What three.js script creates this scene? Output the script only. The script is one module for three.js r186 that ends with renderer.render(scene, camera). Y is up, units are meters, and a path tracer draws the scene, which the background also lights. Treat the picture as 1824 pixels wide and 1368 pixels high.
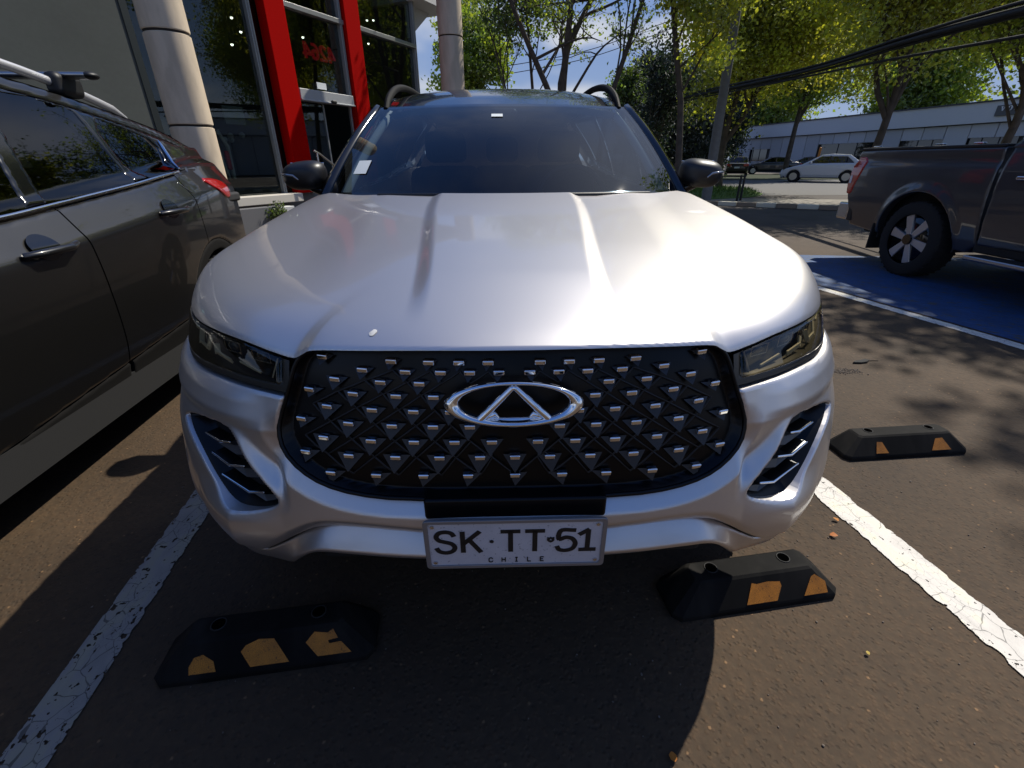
import * as THREE from 'three';
import { mergeGeometries } from 'three/addons/utils/BufferGeometryUtils.js';
import { RoundedBoxGeometry } from 'three/addons/geometries/RoundedBoxGeometry.js';
import { FontLoader } from 'three/addons/loaders/FontLoader.js';
import { TextGeometry } from 'three/addons/geometries/TextGeometry.js';

// ───────────────────────── camera, sky, sun, exposure
const scene = new THREE.Scene();
const camera = new THREE.PerspectiveCamera(79.95, 4 / 3, 0.05, 1500);
camera.position.set(0, 1.22, 0);
camera.rotation.set(-26.0 * Math.PI / 180, 0, -0.3 * Math.PI / 180, 'YXZ');
const renderer = new THREE.WebGLRenderer({ antialias: true });
renderer.setSize(1024, 768);
renderer.toneMapping = THREE.LinearToneMapping;
renderer.toneMappingExposure = 1.0;
renderer.shadowMap.enabled = true;

const SUN = new THREE.Vector3(0.7, 1.1, -0.60).normalize();
const sun = new THREE.DirectionalLight(new THREE.Color(1.0, 0.94, 0.83), 5.0);
sun.position.copy(SUN).multiplyScalar(60); sun.castShadow = true; sun.shadow.radius = 1;
sun.shadow.mapSize.set(4096, 4096);
Object.assign(sun.shadow.camera, { left: -40, right: 40, top: 40, bottom: -40, near: 1, far: 160 });
scene.add(sun); scene.add(sun.target);

// seeded noise
function mulberry(a) { return () => { a |= 0; a = a + 0x6D2B79F5 | 0; let t = Math.imul(a ^ a >>> 15, 1 | a); t = t + Math.imul(t ^ t >>> 7, 61 | t) ^ t; return ((t ^ t >>> 14) >>> 0) / 4294967296; }; }
function hash2(x, y, s = 0) { let h = Math.imul(x | 0, 374761393) ^ Math.imul(y | 0, 668265263) ^ Math.imul(s | 0, 2147483647 - 97); h = Math.imul(h ^ h >>> 13, 1274126177); return ((h ^ h >>> 16) >>> 0) / 4294967296; }
const mod = (a, n) => ((a % n) + n) % n;
const lerp = (a, b, t) => a + (b - a) * t, clamp = (x, a = 0, b = 1) => Math.min(b, Math.max(a, x));
const sstep = (a, b, x) => { const t = clamp((x - a) / (b - a)); return t * t * (3 - 2 * t); };
function vnoise(x, y, per = 0, s = 0) {
  const ix = Math.floor(x), iy = Math.floor(y), fx = x - ix, fy = y - iy, u = fx * fx * (3 - 2 * fx), v = fy * fy * (3 - 2 * fy);
  const P = per ? (a) => mod(a, per) : (a) => a;
  return lerp(lerp(hash2(P(ix), P(iy), s), hash2(P(ix + 1), P(iy), s), u), lerp(hash2(P(ix), P(iy + 1), s), hash2(P(ix + 1), P(iy + 1), s), u), v);
}
function fbm(x, y, oct = 4, per = 0, s = 0) { let a = 0.5, r = 0, n = 0; for (let i = 0; i < oct; i++) { r += a * vnoise(x, y, per, s + i); n += a; a *= 0.5; x *= 2; y *= 2; per *= 2; } return r / n; }

// the sky: clear spring afternoon with thin white clouds low down
{
  const W = 1024, H = 512, d = new Float32Array(W * H * 4);
  const zen = [0.040, 0.108, 0.36], mid = [0.125, 0.255, 0.58], hor = [0.42, 0.50, 0.62];
  for (let j = 0; j < H; j++) for (let i = 0; i < W; i++) {
    const up = ((j + 0.5) / H - 0.5) * Math.PI, ro = ((i + 0.5) / W - 0.5) * 2 * Math.PI;
    const y = Math.sin(up), x = Math.cos(ro) * Math.cos(up), z = Math.sin(ro) * Math.cos(up), o = (j * W + i) * 4;
    const h = Math.max(0, y), c = [0, 0, 0];
    const glow = Math.pow(Math.max(0, x * SUN.x + y * SUN.y + z * SUN.z), 14);
    const kx = x / (h + 0.12), kz = z / (h + 0.12);
    const n = fbm(kx * 1.6 + 11, kz * 1.6 + 5, 6), n2 = fbm(kx * 0.6 + 3, kz * 0.6 + 8, 3);
    const cl = sstep(0.56, 0.80, n * 0.75 + n2 * 0.25 + 0.10 * (1 - h)) * sstep(0.0, 0.12, h) * lerp(0.9, 0.25, sstep(0.25, 0.8, h));
    for (let k = 0; k < 3; k++) {
      let v = h < 0.35 ? lerp(hor[k], mid[k], Math.pow(h / 0.35, 0.6)) : lerp(mid[k], zen[k], Math.pow((h - 0.35) / 0.65, 0.8));
      v += glow * [0.55, 0.55, 0.5][k];
      v = lerp(v, [0.70, 0.72, 0.76][k], cl);
      if (y < 0) v = lerp(hor[k] * 0.6, [0.10, 0.085, 0.07][k], clamp(-y * 6));
      c[k] = v;
    }
    d[o] = c[0]; d[o + 1] = c[1]; d[o + 2] = c[2]; d[o + 3] = 1;
  }
  const t = new THREE.DataTexture(d, W, H, THREE.RGBAFormat, THREE.FloatType);
  t.mapping = THREE.EquirectangularReflectionMapping; t.magFilter = THREE.LinearFilter; t.minFilter = THREE.LinearFilter; t.needsUpdate = true;
  scene.background = t; scene.environment = t;
}

// ───────────────────────── helpers
const taken = new Map();
function numbered(n) { const k = taken.get(n) || 0; taken.set(n, k + 1); return k ? `${n}_${String(k).padStart(3, '0')}` : n; }
function tag(o, label, category, group, kind) { if (label) o.userData.label = label; if (category) o.userData.category = category; if (group) o.userData.group = group; if (kind) o.userData.kind = kind; return o; }
function thing(name, label, category, pos = [0, 0, 0], ry = 0, group) {
  const g = new THREE.Group(); g.name = numbered(name); g.position.set(...pos); g.rotation.y = ry; scene.add(g); return tag(g, label, category, group);
}
function part(parent, name, geo, mat, label) {
  const m = new THREE.Mesh(Array.isArray(geo) ? join(geo) : geo, mat); m.name = parent === scene ? numbered(name) : name; m.castShadow = m.receiveShadow = true;
  parent.add(m); if (label) m.userData.label = label; return m;
}
function struct(name, geo, mat) { const m = part(scene, name, geo, mat); m.userData.kind = 'structure'; return m; }
function join(list) {
  const l = list.map((g) => { let q = g.index ? g.toNonIndexed() : g; const r = new THREE.BufferGeometry(); r.setAttribute('position', q.attributes.position); if (!q.attributes.normal) q.computeVertexNormals(); r.setAttribute('normal', q.attributes.normal); r.setAttribute('uv', q.attributes.uv || new THREE.BufferAttribute(new Float32Array(q.attributes.position.count * 2), 2)); if (q.attributes.color) r.setAttribute('color', q.attributes.color); return r; });
  return l.length === 1 ? l[0] : mergeGeometries(l);
}
function box(w, h, d, x = 0, y = 0, z = 0, r = 0, rx = 0, ry = 0, rz = 0) {
  const g = r > 0 ? new RoundedBoxGeometry(w, h, d, 2, Math.min(r, w / 2.01, h / 2.01, d / 2.01)) : new THREE.BoxGeometry(w, h, d);
  if (rx) g.rotateX(rx); if (rz) g.rotateZ(rz); if (ry) g.rotateY(ry); g.translate(x, y, z); return g;
}
const V3 = (x, y, z) => new THREE.Vector3(x, y, z);
function tube(pts, radii, seg = 8, caps = true) {           // tapered tube through points
  const n = pts.length, P = pts.map((p) => (p.isVector3 ? p : V3(...p))), pos = [], uv = [], idx = [];
  let nrm = null, len = 0;
  for (let i = 0; i < n; i++) {
    const t = P[Math.min(n - 1, i + 1)].clone().sub(P[Math.max(0, i - 1)]).normalize();
    if (!nrm) { nrm = Math.abs(t.y) < 0.9 ? V3(0, 1, 0) : V3(1, 0, 0); }
    nrm = nrm.clone().sub(t.clone().multiplyScalar(nrm.dot(t))).normalize();
    const b = t.clone().cross(nrm), r = Array.isArray(radii) ? radii[i] : radii;
    if (i) len += P[i].distanceTo(P[i - 1]);
    for (let k = 0; k <= seg; k++) { const a = k / seg * Math.PI * 2; const q = P[i].clone().addScaledVector(nrm, Math.cos(a) * r).addScaledVector(b, Math.sin(a) * r); pos.push(q.x, q.y, q.z); uv.push(k / seg * Math.max(0.2, r * 6.28), len); }
  }
  for (let i = 0; i < n - 1; i++) for (let k = 0; k < seg; k++) { const a = i * (seg + 1) + k, c = a + seg + 1; idx.push(a, a + 1, c, a + 1, c + 1, c); }
  if (caps) for (const e of [0, n - 1]) { const c = pos.length / 3; pos.push(P[e].x, P[e].y, P[e].z); uv.push(0, 0); for (let k = 0; k < seg; k++) { const a = e * (seg + 1) + k; e ? idx.push(c, a, a + 1) : idx.push(c, a + 1, a); } }
  const g = new THREE.BufferGeometry(); g.setAttribute('position', new THREE.Float32BufferAttribute(pos, 3)); g.setAttribute('uv', new THREE.Float32BufferAttribute(uv, 2)); g.setIndex(idx); g.computeVertexNormals(); return g;
}
const interp = (x, xs, ys) => { if (x <= xs[0]) return ys[0]; for (let i = 1; i < xs.length; i++) if (x <= xs[i]) return lerp(ys[i - 1], ys[i], (x - xs[i - 1]) / (xs[i] - xs[i - 1])); return ys[ys.length - 1]; };
function smoothInterp(x, xs, ys) {                          // Catmull-Rom through the points
  const n = xs.length; if (x <= xs[0]) return ys[0]; if (x >= xs[n - 1]) return ys[n - 1];
  let i = 1; while (x > xs[i]) i++;
  const h = xs[i] - xs[i - 1], t = (x - xs[i - 1]) / h;
  const m = (k) => k <= 0 ? (ys[1] - ys[0]) / (xs[1] - xs[0]) : k >= n - 1 ? (ys[n - 1] - ys[n - 2]) / (xs[n - 1] - xs[n - 2]) : (ys[k + 1] - ys[k - 1]) / (xs[k + 1] - xs[k - 1]);
  const m0 = m(i - 1) * h, m1 = m(i) * h, t2 = t * t, t3 = t2 * t;
  return (2 * t3 - 3 * t2 + 1) * ys[i - 1] + (t3 - 2 * t2 + t) * m0 + (-2 * t3 + 3 * t2) * ys[i] + (t3 - t2) * m1;
}
// signed distance to a polygon (negative inside)
function sdPoly(poly) {
  const n = poly.length; let x0 = 1e9, x1 = -1e9, y0 = 1e9, y1 = -1e9;
  for (const p of poly) { x0 = Math.min(x0, p[0]); x1 = Math.max(x1, p[0]); y0 = Math.min(y0, p[1]); y1 = Math.max(y1, p[1]); }
  return (x, y) => {
    const ox = Math.max(x0 - x, x - x1, 0), oy = Math.max(y0 - y, y - y1, 0); if (ox + oy > 0.15) return ox + oy;
    let d = 1e9, s = 1;
    for (let i = 0, j = n - 1; i < n; j = i++) {
      const ex = poly[j][0] - poly[i][0], ey = poly[j][1] - poly[i][1], wx = x - poly[i][0], wy = y - poly[i][1];
      const t = clamp((wx * ex + wy * ey) / (ex * ex + ey * ey + 1e-12)), bx = wx - ex * t, by = wy - ey * t; d = Math.min(d, bx * bx + by * by);
      const c1 = y >= poly[i][1], c2 = y < poly[j][1], c3 = ex * wy > ey * wx;
      if ((c1 && c2 && c3) || (!c1 && !c2 && !c3)) s = -s;
    }
    return s * Math.sqrt(d);
  };
}
// Chaikin corner rounding of a polygon
function rounded(poly, it = 2, keep = []) { for (let k = 0; k < it; k++) { const o = []; for (let i = 0; i < poly.length; i++) { const a = poly[i], b = poly[(i + 1) % poly.length]; o.push([lerp(a[0], b[0], 0.25), lerp(a[1], b[1], 0.25)], [lerp(a[0], b[0], 0.75), lerp(a[1], b[1], 0.75)]); } poly = o; } return poly; }
// A surface patch over a (u, v) grid, cut by a signed distance, with an optional folded edge
function patch({ u, v, sd, pos, skirt, uvs = 1, smooth = true }) {
  const [u0, u1, nu] = u, [v0, v1, nv] = v, W = nu + 1;
  const val = new Float32Array(W * (nv + 1)), id = new Int32Array(W * (nv + 1)).fill(-1), cut = new Map();
  const P = [], UV = [], idx = [], edges = [];
  const U = (i) => u0 + (u1 - u0) * i / nu, Vv = (j) => v0 + (v1 - v0) * j / nv;
  for (let j = 0; j <= nv; j++) for (let i = 0; i <= nu; i++) val[j * W + i] = sd ? sd(U(i), Vv(j)) : -1;
  const add = (a, b, d) => { const q = pos(a, b, d); P.push(q[0], q[1], q[2]); UV.push(a * uvs, b * uvs); return P.length / 3 - 1; };
  const corner = (i, j) => { const k = j * W + i; if (id[k] < 0) id[k] = add(U(i), Vv(j), val[k]); return id[k]; };
  const cross = (i, j, k, l) => {
    const a = j * W + i, b = l * W + k, key = a < b ? a * 4e6 + b : b * 4e6 + a; let r = cut.get(key); if (r !== undefined) return r;
    let ua = U(i), va = Vv(j), ub = U(k), vb = Vv(l), fa = val[a], fb = val[b], t = fa / (fa - fb), um = lerp(ua, ub, t), vm = lerp(va, vb, t);
    for (let n = 0; n < 4; n++) { const f = sd(um, vm); if (Math.abs(f) < 1e-5) break; if ((f < 0) === (fa < 0)) { ua = um; va = vm; fa = f; } else { ub = um; vb = vm; fb = f; } t = clamp(fa / (fa - fb), 0.02, 0.98); um = lerp(ua, ub, t); vm = lerp(va, vb, t); }
    r = add(um, vm, 0); cut.set(key, r); return r;
  };
  const ED = skirt !== undefined;
  for (let j = 0; j < nv; j++) for (let i = 0; i < nu; i++) {
    const c = [[i, j], [i + 1, j], [i + 1, j + 1], [i, j + 1]], f = c.map(([a, b]) => val[b * W + a] < 0);
    if (!f[0] && !f[1] && !f[2] && !f[3]) continue;
    const poly = [], kind = [];
    for (let k = 0; k < 4; k++) { const n = (k + 1) % 4; if (f[k]) { poly.push(corner(...c[k])); kind.push(0); } if (f[k] !== f[n]) { poly.push(cross(...c[k], ...c[n])); kind.push(f[k] ? 1 : 2); } }
    for (let k = 1; k < poly.length - 1; k++) idx.push(poly[0], poly[k], poly[k + 1]);
    if (ED) for (let k = 0; k < poly.length; k++) { const n = (k + 1) % poly.length; if (kind[k] === 1 && kind[n] === 2) edges.push(poly[k], poly[n]); }
    if (ED) {                                                  // the border of the grid
      if (j === 0 && f[0] && f[1]) edges.push(corner(i, j), corner(i + 1, j)); if (j === nv - 1 && f[2] && f[3]) edges.push(corner(i + 1, j + 1), corner(i, j + 1));
      if (i === 0 && f[0] && f[3]) edges.push(corner(i, j + 1), corner(i, j)); if (i === nu - 1 && f[1] && f[2]) edges.push(corner(i + 1, j), corner(i + 1, j + 1));
    }
  }
  const g = new THREE.BufferGeometry(); g.setAttribute('position', new THREE.Float32BufferAttribute(P, 3)); g.setAttribute('uv', new THREE.Float32BufferAttribute(UV, 2)); g.setIndex(idx); g.computeVertexNormals();
  if (!ED || !edges.length) return g;
  const sp = [], su = [], si = [], m = new Map();
  const dup = (a) => { if (m.has(a)) return m.get(a); const q = [P[a * 3], P[a * 3 + 1], P[a * 3 + 2]], o = typeof skirt === 'function' ? skirt(q, UV[a * 2] / uvs, UV[a * 2 + 1] / uvs) : q.map((x, k) => x + skirt[k]); const n = sp.length / 3; sp.push(...q, ...o); su.push(UV[a * 2], UV[a * 2 + 1], UV[a * 2], UV[a * 2 + 1]); m.set(a, n); return n; };
  for (let k = 0; k < edges.length; k += 2) { const a = dup(edges[k]), b = dup(edges[k + 1]); si.push(b, a, a + 1, b, a + 1, b + 1); }
  const s = new THREE.BufferGeometry(); s.setAttribute('position', new THREE.Float32BufferAttribute(sp, 3)); s.setAttribute('uv', new THREE.Float32BufferAttribute(su, 2)); s.setIndex(si); s.computeVertexNormals();
  return join([g, s]);
}
const bevel = (d, r) => (d > -r ? r - Math.sqrt(Math.max(0, r * r - (r + d) * (r + d))) : 0);   // d < 0 inside

// textures
const s8 = (x) => Math.round(255 * (x <= 0.0031308 ? 12.92 * x : 1.055 * Math.pow(Math.max(0, x), 1 / 2.4) - 0.055));
function tex(w, h, fn, { srgb = true, rep = [1, 1], clampEdge = false } = {}) {
  const d = new Uint8Array(w * h * 4), c = [0, 0, 0, 1];
  for (let j = 0; j < h; j++) for (let i = 0; i < w; i++) { c[3] = 1; fn(i / w, j / h, c, i, j); const o = (j * w + i) * 4; for (let k = 0; k < 3; k++) d[o + k] = srgb ? clamp(s8(c[k]), 0, 255) : clamp(c[k] * 255, 0, 255); d[o + 3] = clamp(c[3] * 255, 0, 255); }
  const t = new THREE.DataTexture(d, w, h, THREE.RGBAFormat); t.magFilter = THREE.LinearFilter; t.minFilter = THREE.LinearFilter; t.wrapS = t.wrapT = clampEdge ? THREE.ClampToEdgeWrapping : THREE.RepeatWrapping; t.repeat.set(...rep); if (srgb) t.colorSpace = THREE.SRGBColorSpace; t.needsUpdate = true; return t;
}
function cells(x, y, per, s = 0) {                            // Voronoi: [F1, F2, id]
  const ix = Math.floor(x), iy = Math.floor(y); let a = 9, b = 9, id = 0;
  for (let j = -1; j <= 1; j++) for (let i = -1; i <= 1; i++) { const cx = ix + i, cy = iy + j, wx = per ? mod(cx, per) : cx, wy = per ? mod(cy, per) : cy; const dx = cx + hash2(wx, wy, s) - x, dy = cy + hash2(wx, wy, s + 1) - y, d = Math.hypot(dx, dy); if (d < a) { b = a; a = d; id = hash2(wx, wy, s + 2); } else if (d < b) b = d; }
  return [a, b, id];
}
const lin = (r, g, b) => new THREE.Color().setRGB(r, g, b);
const std = (c, rough = 0.6, metal = 0, extra = {}) => new THREE.MeshStandardMaterial({ color: lin(...c), roughness: rough, metalness: metal, ...extra });
const phys = (c, rough, metal, extra = {}) => new THREE.MeshPhysicalMaterial({ color: lin(...c), roughness: rough, metalness: metal, ...extra });

// fine wear maps
const smudge = tex(512, 512, (u, v, c) => { const n = fbm(u * 8, v * 8, 5, 8, 3), m = fbm(u * 40, v * 40, 3, 40, 9); c[0] = c[1] = c[2] = clamp(0.36 + 0.36 * n + 0.22 * (m - 0.5)); }, { srgb: false });
const barkTex = tex(256, 512, (u, v, c) => { const n = fbm(u * 10, v * 6, 4, 2, 5) , k = fbm(u * 4, v * 4, 3, 4, 7); const t = 0.5 * n + 0.5 * k; c[0] = lerp(0.035, 0.13, t); c[1] = lerp(0.028, 0.10, t); c[2] = lerp(0.02, 0.075, t); });
const M = {
  black: phys([0.004, 0.004, 0.005], 0.12, 0, { clearcoat: 0.6, clearcoatRoughness: 0.05 }),
  satin: std([0.006, 0.006, 0.0065], 0.5), matte: std([0.012, 0.012, 0.012], 0.85), facet: std([0.020, 0.020, 0.022], 0.45), grilleBlack: phys([0.003, 0.003, 0.0035], 0.30, 0, { specularIntensity: 0.5 }),
  chrome: std([0.86, 0.87, 0.88], 0.06, 1), chromeDull: std([0.62, 0.62, 0.63], 0.25, 1), alu: std([0.45, 0.46, 0.47], 0.35, 1),
  rubber: std([0.008, 0.008, 0.008], 0.7), tyre: std([0.012, 0.012, 0.012], 0.88),
  silver: phys([0.66, 0.637, 0.625], 0.42, 0.92, { clearcoat: 0.6, clearcoatRoughness: 0.04 }),
  roofBlack: phys([0.008, 0.008, 0.009], 0.25, 0.2, { clearcoat: 1, clearcoatRoughness: 0.04 }),
  greyBrown: phys([0.0165, 0.0158, 0.0150], 0.30, 0.5, { clearcoat: 1, clearcoatRoughness: 0.03 }),
  truckGrey: phys([0.058, 0.062, 0.070], 0.36, 0.5, { clearcoat: 1, clearcoatRoughness: 0.04 }),
  glass: phys([0.34, 0.40, 0.45], 0.02, 0, { transmission: 1, thickness: 0, ior: 1.52 }),
  darkGlass: phys([0.05, 0.055, 0.06], 0.02, 0, { transmission: 1, thickness: 0, ior: 1.52 }),
  showGlass: phys([0.62, 0.68, 0.64], 0.015, 0, { transmission: 1, thickness: 0, ior: 1.55 }),
  lens: phys([0.55, 0.51, 0.41], 0.02, 0, { transmission: 1, thickness: 0, ior: 1.5 }),
  bark: std([1, 1, 1], 0.95, 0, { map: barkTex, bumpMap: barkTex, bumpScale: 0.01 }),
  interior: std([0.022, 0.022, 0.024], 0.8), interiorLight: std([0.42, 0.46, 0.43], 0.8),
  paper: std([0.72, 0.76, 0.74], 0.7), redLamp: phys([0.42, 0.012, 0.012], 0.12, 0, { clearcoat: 1 }),
};

// ───────────────────────── ground
const asphaltHeights = new Float32Array(1024 * 1024);
const asphaltMap = tex(1024, 1024, (u, v, c, i, j) => {          // 2.4 m of brown, worn asphalt
  const n = fbm(u * 6, v * 6, 4, 6, 21), f = fbm(u * 160, v * 160, 2, 160, 31), g = hash2(i, j, 5), [a, , id] = cells(u * 230, v * 230, 230, 41);
  const stone = id > 0.62 && a < 0.42 ? (id - 0.62) * 2.2 : 0, pit = id < 0.12 && a < 0.4 ? 1 : 0, speck = id > 0.993 && a < 0.36 ? 1 : 0;
  let k = 0.78 + 0.34 * (n - 0.5) + 0.34 * (f - 0.5) + 0.14 * (g - 0.5) + stone * 0.14 - pit * 0.10 + speck * 1.6;
  
  const w = id; c[0] = 0.090 * k * (1 + 0.08 * (w - 0.5)); c[1] = 0.0545 * k; c[2] = 0.026 * k * (1 - 0.08 * (w - 0.5));
  asphaltHeights[j * 1024 + i] = clamp(0.5 + 0.5 * (f - 0.5) + stone * 0.5 - pit * 0.5);
});
const asphaltBump = tex(1024, 1024, (u, v, c, i, j) => { c[0] = c[1] = c[2] = asphaltHeights[j * 1024 + i]; }, { srgb: false });
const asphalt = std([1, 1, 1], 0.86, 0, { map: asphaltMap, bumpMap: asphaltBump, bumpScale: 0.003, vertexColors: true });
{
  const n = 220, P = [], C = [], UV = [], idx = [], w = (t) => Math.sign(t) * (14 * Math.abs(t) + 700 * Math.abs(t) ** 7);
  for (let j = 0; j <= n; j++) for (let i = 0; i <= n; i++) {
    const x = w(i / n * 2 - 1), z = w(j / n * 2 - 1) - 4; P.push(x, 0, z); UV.push(x / 2.4, z / 2.4);
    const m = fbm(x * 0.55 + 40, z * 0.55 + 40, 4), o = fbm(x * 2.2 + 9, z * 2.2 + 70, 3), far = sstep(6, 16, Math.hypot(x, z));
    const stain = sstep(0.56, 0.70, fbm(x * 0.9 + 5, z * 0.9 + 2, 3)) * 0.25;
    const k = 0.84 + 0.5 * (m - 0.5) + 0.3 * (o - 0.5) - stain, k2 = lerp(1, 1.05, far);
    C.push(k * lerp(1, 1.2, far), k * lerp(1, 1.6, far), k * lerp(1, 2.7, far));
  }
  for (let j = 0; j < n; j++) for (let i = 0; i < n; i++) { const a = j * (n + 1) + i, b = a + n + 1; idx.push(a, b, a + 1, a + 1, b, b + 1); }
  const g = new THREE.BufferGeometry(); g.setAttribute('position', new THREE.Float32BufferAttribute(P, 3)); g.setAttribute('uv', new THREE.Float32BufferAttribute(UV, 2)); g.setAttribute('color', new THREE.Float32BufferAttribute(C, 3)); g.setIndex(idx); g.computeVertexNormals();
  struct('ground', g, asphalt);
}
// painted bay lines: cracked, chipped white paint
const paintHeights = new Float32Array(256 * 2048);
const paintMap = (seed, base, wear) => tex(256, 2048, (u, v, c, i, j) => {
  const x = u * 0.14, y = v * 2.2, wx = x + 0.012 * fbm(x * 40, y * 40, 2, 0, seed), wy = y + 0.02 * fbm(x * 30 + 5, y * 30, 2, 0, seed + 1);
  const [a, b] = cells(wx * 17, wy * 15, 0, seed), [a2, b2] = cells(wx * 45, wy * 40, 0, seed + 5);
  const crack = (b - a < 0.03 && fbm(x * 9 + 4, y * 7, 3, 0, seed + 9) > 0.40 ? 1 : 0) || (b2 - a2 < 0.03 && fbm(x * 14, y * 8, 2, 0, seed + 2) > 0.52 ? 0.7 : 0);
  const dirt = fbm(x * 30, y * 14, 4, 0, seed + 3), fine = hash2(i, j, seed);
  const e = Math.min(u, 1 - u) * 0.14, edge = 0.004 + 0.014 * Math.max(0, fbm(y * 26 + (u > 0.5 ? 50 : 0), 3, 4, 0, seed + 4) - 0.42) * 2;
  const chip = fbm(x * 60, y * 60, 4, 0, seed + 6) > wear + (e < 0.03 ? -0.05 : 0) ? 1 : 0;
  const k = (0.80 + 0.32 * (dirt - 0.5) + 0.07 * (fine - 0.5)) * (1 - 0.62 * crack);
  c[0] = base[0] * k; c[1] = base[1] * k; c[2] = base[2] * k * (1 - 0.12 * sstep(0.5, 0.7, dirt)); c[3] = e < edge || chip ? 0 : 1;
}, { clampEdge: true });
function groundQuad(p, uvs, y = 0.004) {
  const g = new THREE.BufferGeometry(), P = []; for (const [x, z] of p) P.push(x, y, z);
  g.setAttribute('position', new THREE.Float32BufferAttribute(P, 3)); g.setAttribute('uv', new THREE.Float32BufferAttribute(uvs.flat(), 2)); g.setIndex([0, 1, 2, 0, 2, 3]); g.computeVertexNormals();
  if (g.attributes.normal.getY(0) < 0) { g.setIndex([0, 2, 1, 0, 3, 2]); g.computeVertexNormals(); } return g;
}
function bayLine(x0, z0, x1, z1, w, mat, label, rep = 1) {
  const d = V3(x1 - x0, 0, z1 - z0), L = d.length(); d.normalize(); const nx = -d.z * w / 2, nz = d.x * w / 2;
  const m = struct('painted_line', groundQuad([[x0 - nx, z0 - nz], [x0 + nx, z0 + nz], [x1 + nx, z1 + nz], [x1 - nx, z1 - nz]], [[0, 0], [1, 0], [1, L / 2.2], [0, L / 2.2]]), mat); tag(m, label); return m;
}
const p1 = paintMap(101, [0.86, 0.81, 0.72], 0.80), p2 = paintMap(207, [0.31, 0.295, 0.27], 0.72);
p1.wrapT = p2.wrapT = THREE.MirroredRepeatWrapping;
const paintA = std([1, 1, 1], 0.7, 0, { map: p1, alphaMap: null, transparent: true, alphaTest: 0.5 }), paintB = std([1, 1, 1], 0.75, 0, { map: p2, transparent: true, alphaTest: 0.5 });
bayLine(1.483, -0.20, 0.745, -4.75, 0.135, paintA, 'cracked white bay line right of the silver car');
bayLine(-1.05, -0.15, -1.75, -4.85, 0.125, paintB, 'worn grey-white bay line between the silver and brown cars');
bayLine(3.95, -1.9, 2.70, -6.85, 0.13, paintA, 'white bay line along the blue parking space');
{
  const blue = tex(512, 512, (u, v, c) => { const n = fbm(u * 12, v * 12, 5, 12, 77), f = fbm(u * 90, v * 90, 2, 90, 78); const w = sstep(0.64, 0.72, fbm(u * 40, v * 40, 4, 40, 79)); const k = 0.8 + 0.5 * (n - 0.5) + 0.4 * (f - 0.5); c[0] = lerp(0.010 * k, 0.06, w); c[1] = lerp(0.068 * k, 0.06, w); c[2] = lerp(0.20 * k, 0.06, w); }, { rep: [2.5, 2.5] });
  const m = struct('blue_parking_bay', groundQuad([[2.80, -6.8], [7.6, -6.1], [8.9, -1.2], [4.07, -1.9]], [[0, 0], [1, 0], [1, 1], [0, 1]], 0.0032), std([1, 1, 1], 0.7, 0, { map: blue, bumpMap: asphaltBump, bumpScale: 0.003 })); tag(m, 'blue painted parking bay under the pickup truck');
}
// kerb with painted dashes, forecourt slab, verge and street beyond
{
  const conc = tex(512, 512, (u, v, c) => { const n = fbm(u * 10, v * 10, 5, 10, 91), f = hash2(u * 512, v * 512, 92); const k = 0.8 + 0.5 * (n - 0.5) + 0.16 * (f - 0.5); c[0] = 0.30 * k; c[1] = 0.27 * k; c[2] = 0.22 * k; });
  M.concrete = std([1, 1, 1], 0.85, 0, { map: conc });
  const q = (p, y) => groundQuad(p, p.map(([x, z]) => [x / 2, z / 2]), y);
  struct('pavement', q([[2.0, -18.6], [4.2, -15.6], [13.6, -9.6], [15.5, -15.2]], 0.006), M.concrete);
  const road = std([0.13, 0.125, 0.118], 0.85, 0, { bumpMap: asphaltBump, bumpScale: 0.004 });
  struct('road', q([[-20, -33.5], [-20, -20.5], [60, -15.5], [60, -31.5]], 0.004), road);
  const gt = tex(256, 256, (u, v, c) => { const n = fbm(u * 20, v * 20, 4, 20, 97); c[0] = lerp(0.05, 0.12, n); c[1] = lerp(0.10, 0.19, n); c[2] = lerp(0.012, 0.035, n); });
  M.turf = std([1, 1, 1], 0.95, 0, { map: gt });
  struct('far_verge', q([[-20, -46], [-20, -33.7], [60, -31.7], [60, -44]], 0.008), std([0.20, 0.19, 0.10], 0.95, 0, { map: gt }));
  // kerb stones, alternately painted
  const kerbA = std([0.62, 0.58, 0.44], 0.8), kerbB = std([0.24, 0.19, 0.13], 0.85);
  const k0 = V3(4.4, 0, -15.55), k1 = V3(14.6, 0, -8.9), dir = k1.clone().sub(k0), L = dir.length(); dir.normalize();
  const kg = thing('kerb', 'kerb with painted pale dashes in front of the driveway', 'kerb'); kg.userData.kind = 'structure'; delete kg.userData.category;
  const N = 24, sg = box(L / N - 0.012, 0.12, 0.20, 0, 0.06, 0, 0.02);
  for (let i = 0; i < N; i++) { const s = part(kg, 'kerbstone', sg, i % 2 ? kerbB : kerbA); s.position.copy(k0).addScaledVector(dir, (i + 0.5) * L / N); s.rotation.y = Math.atan2(-dir.z, dir.x); }
}
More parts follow.
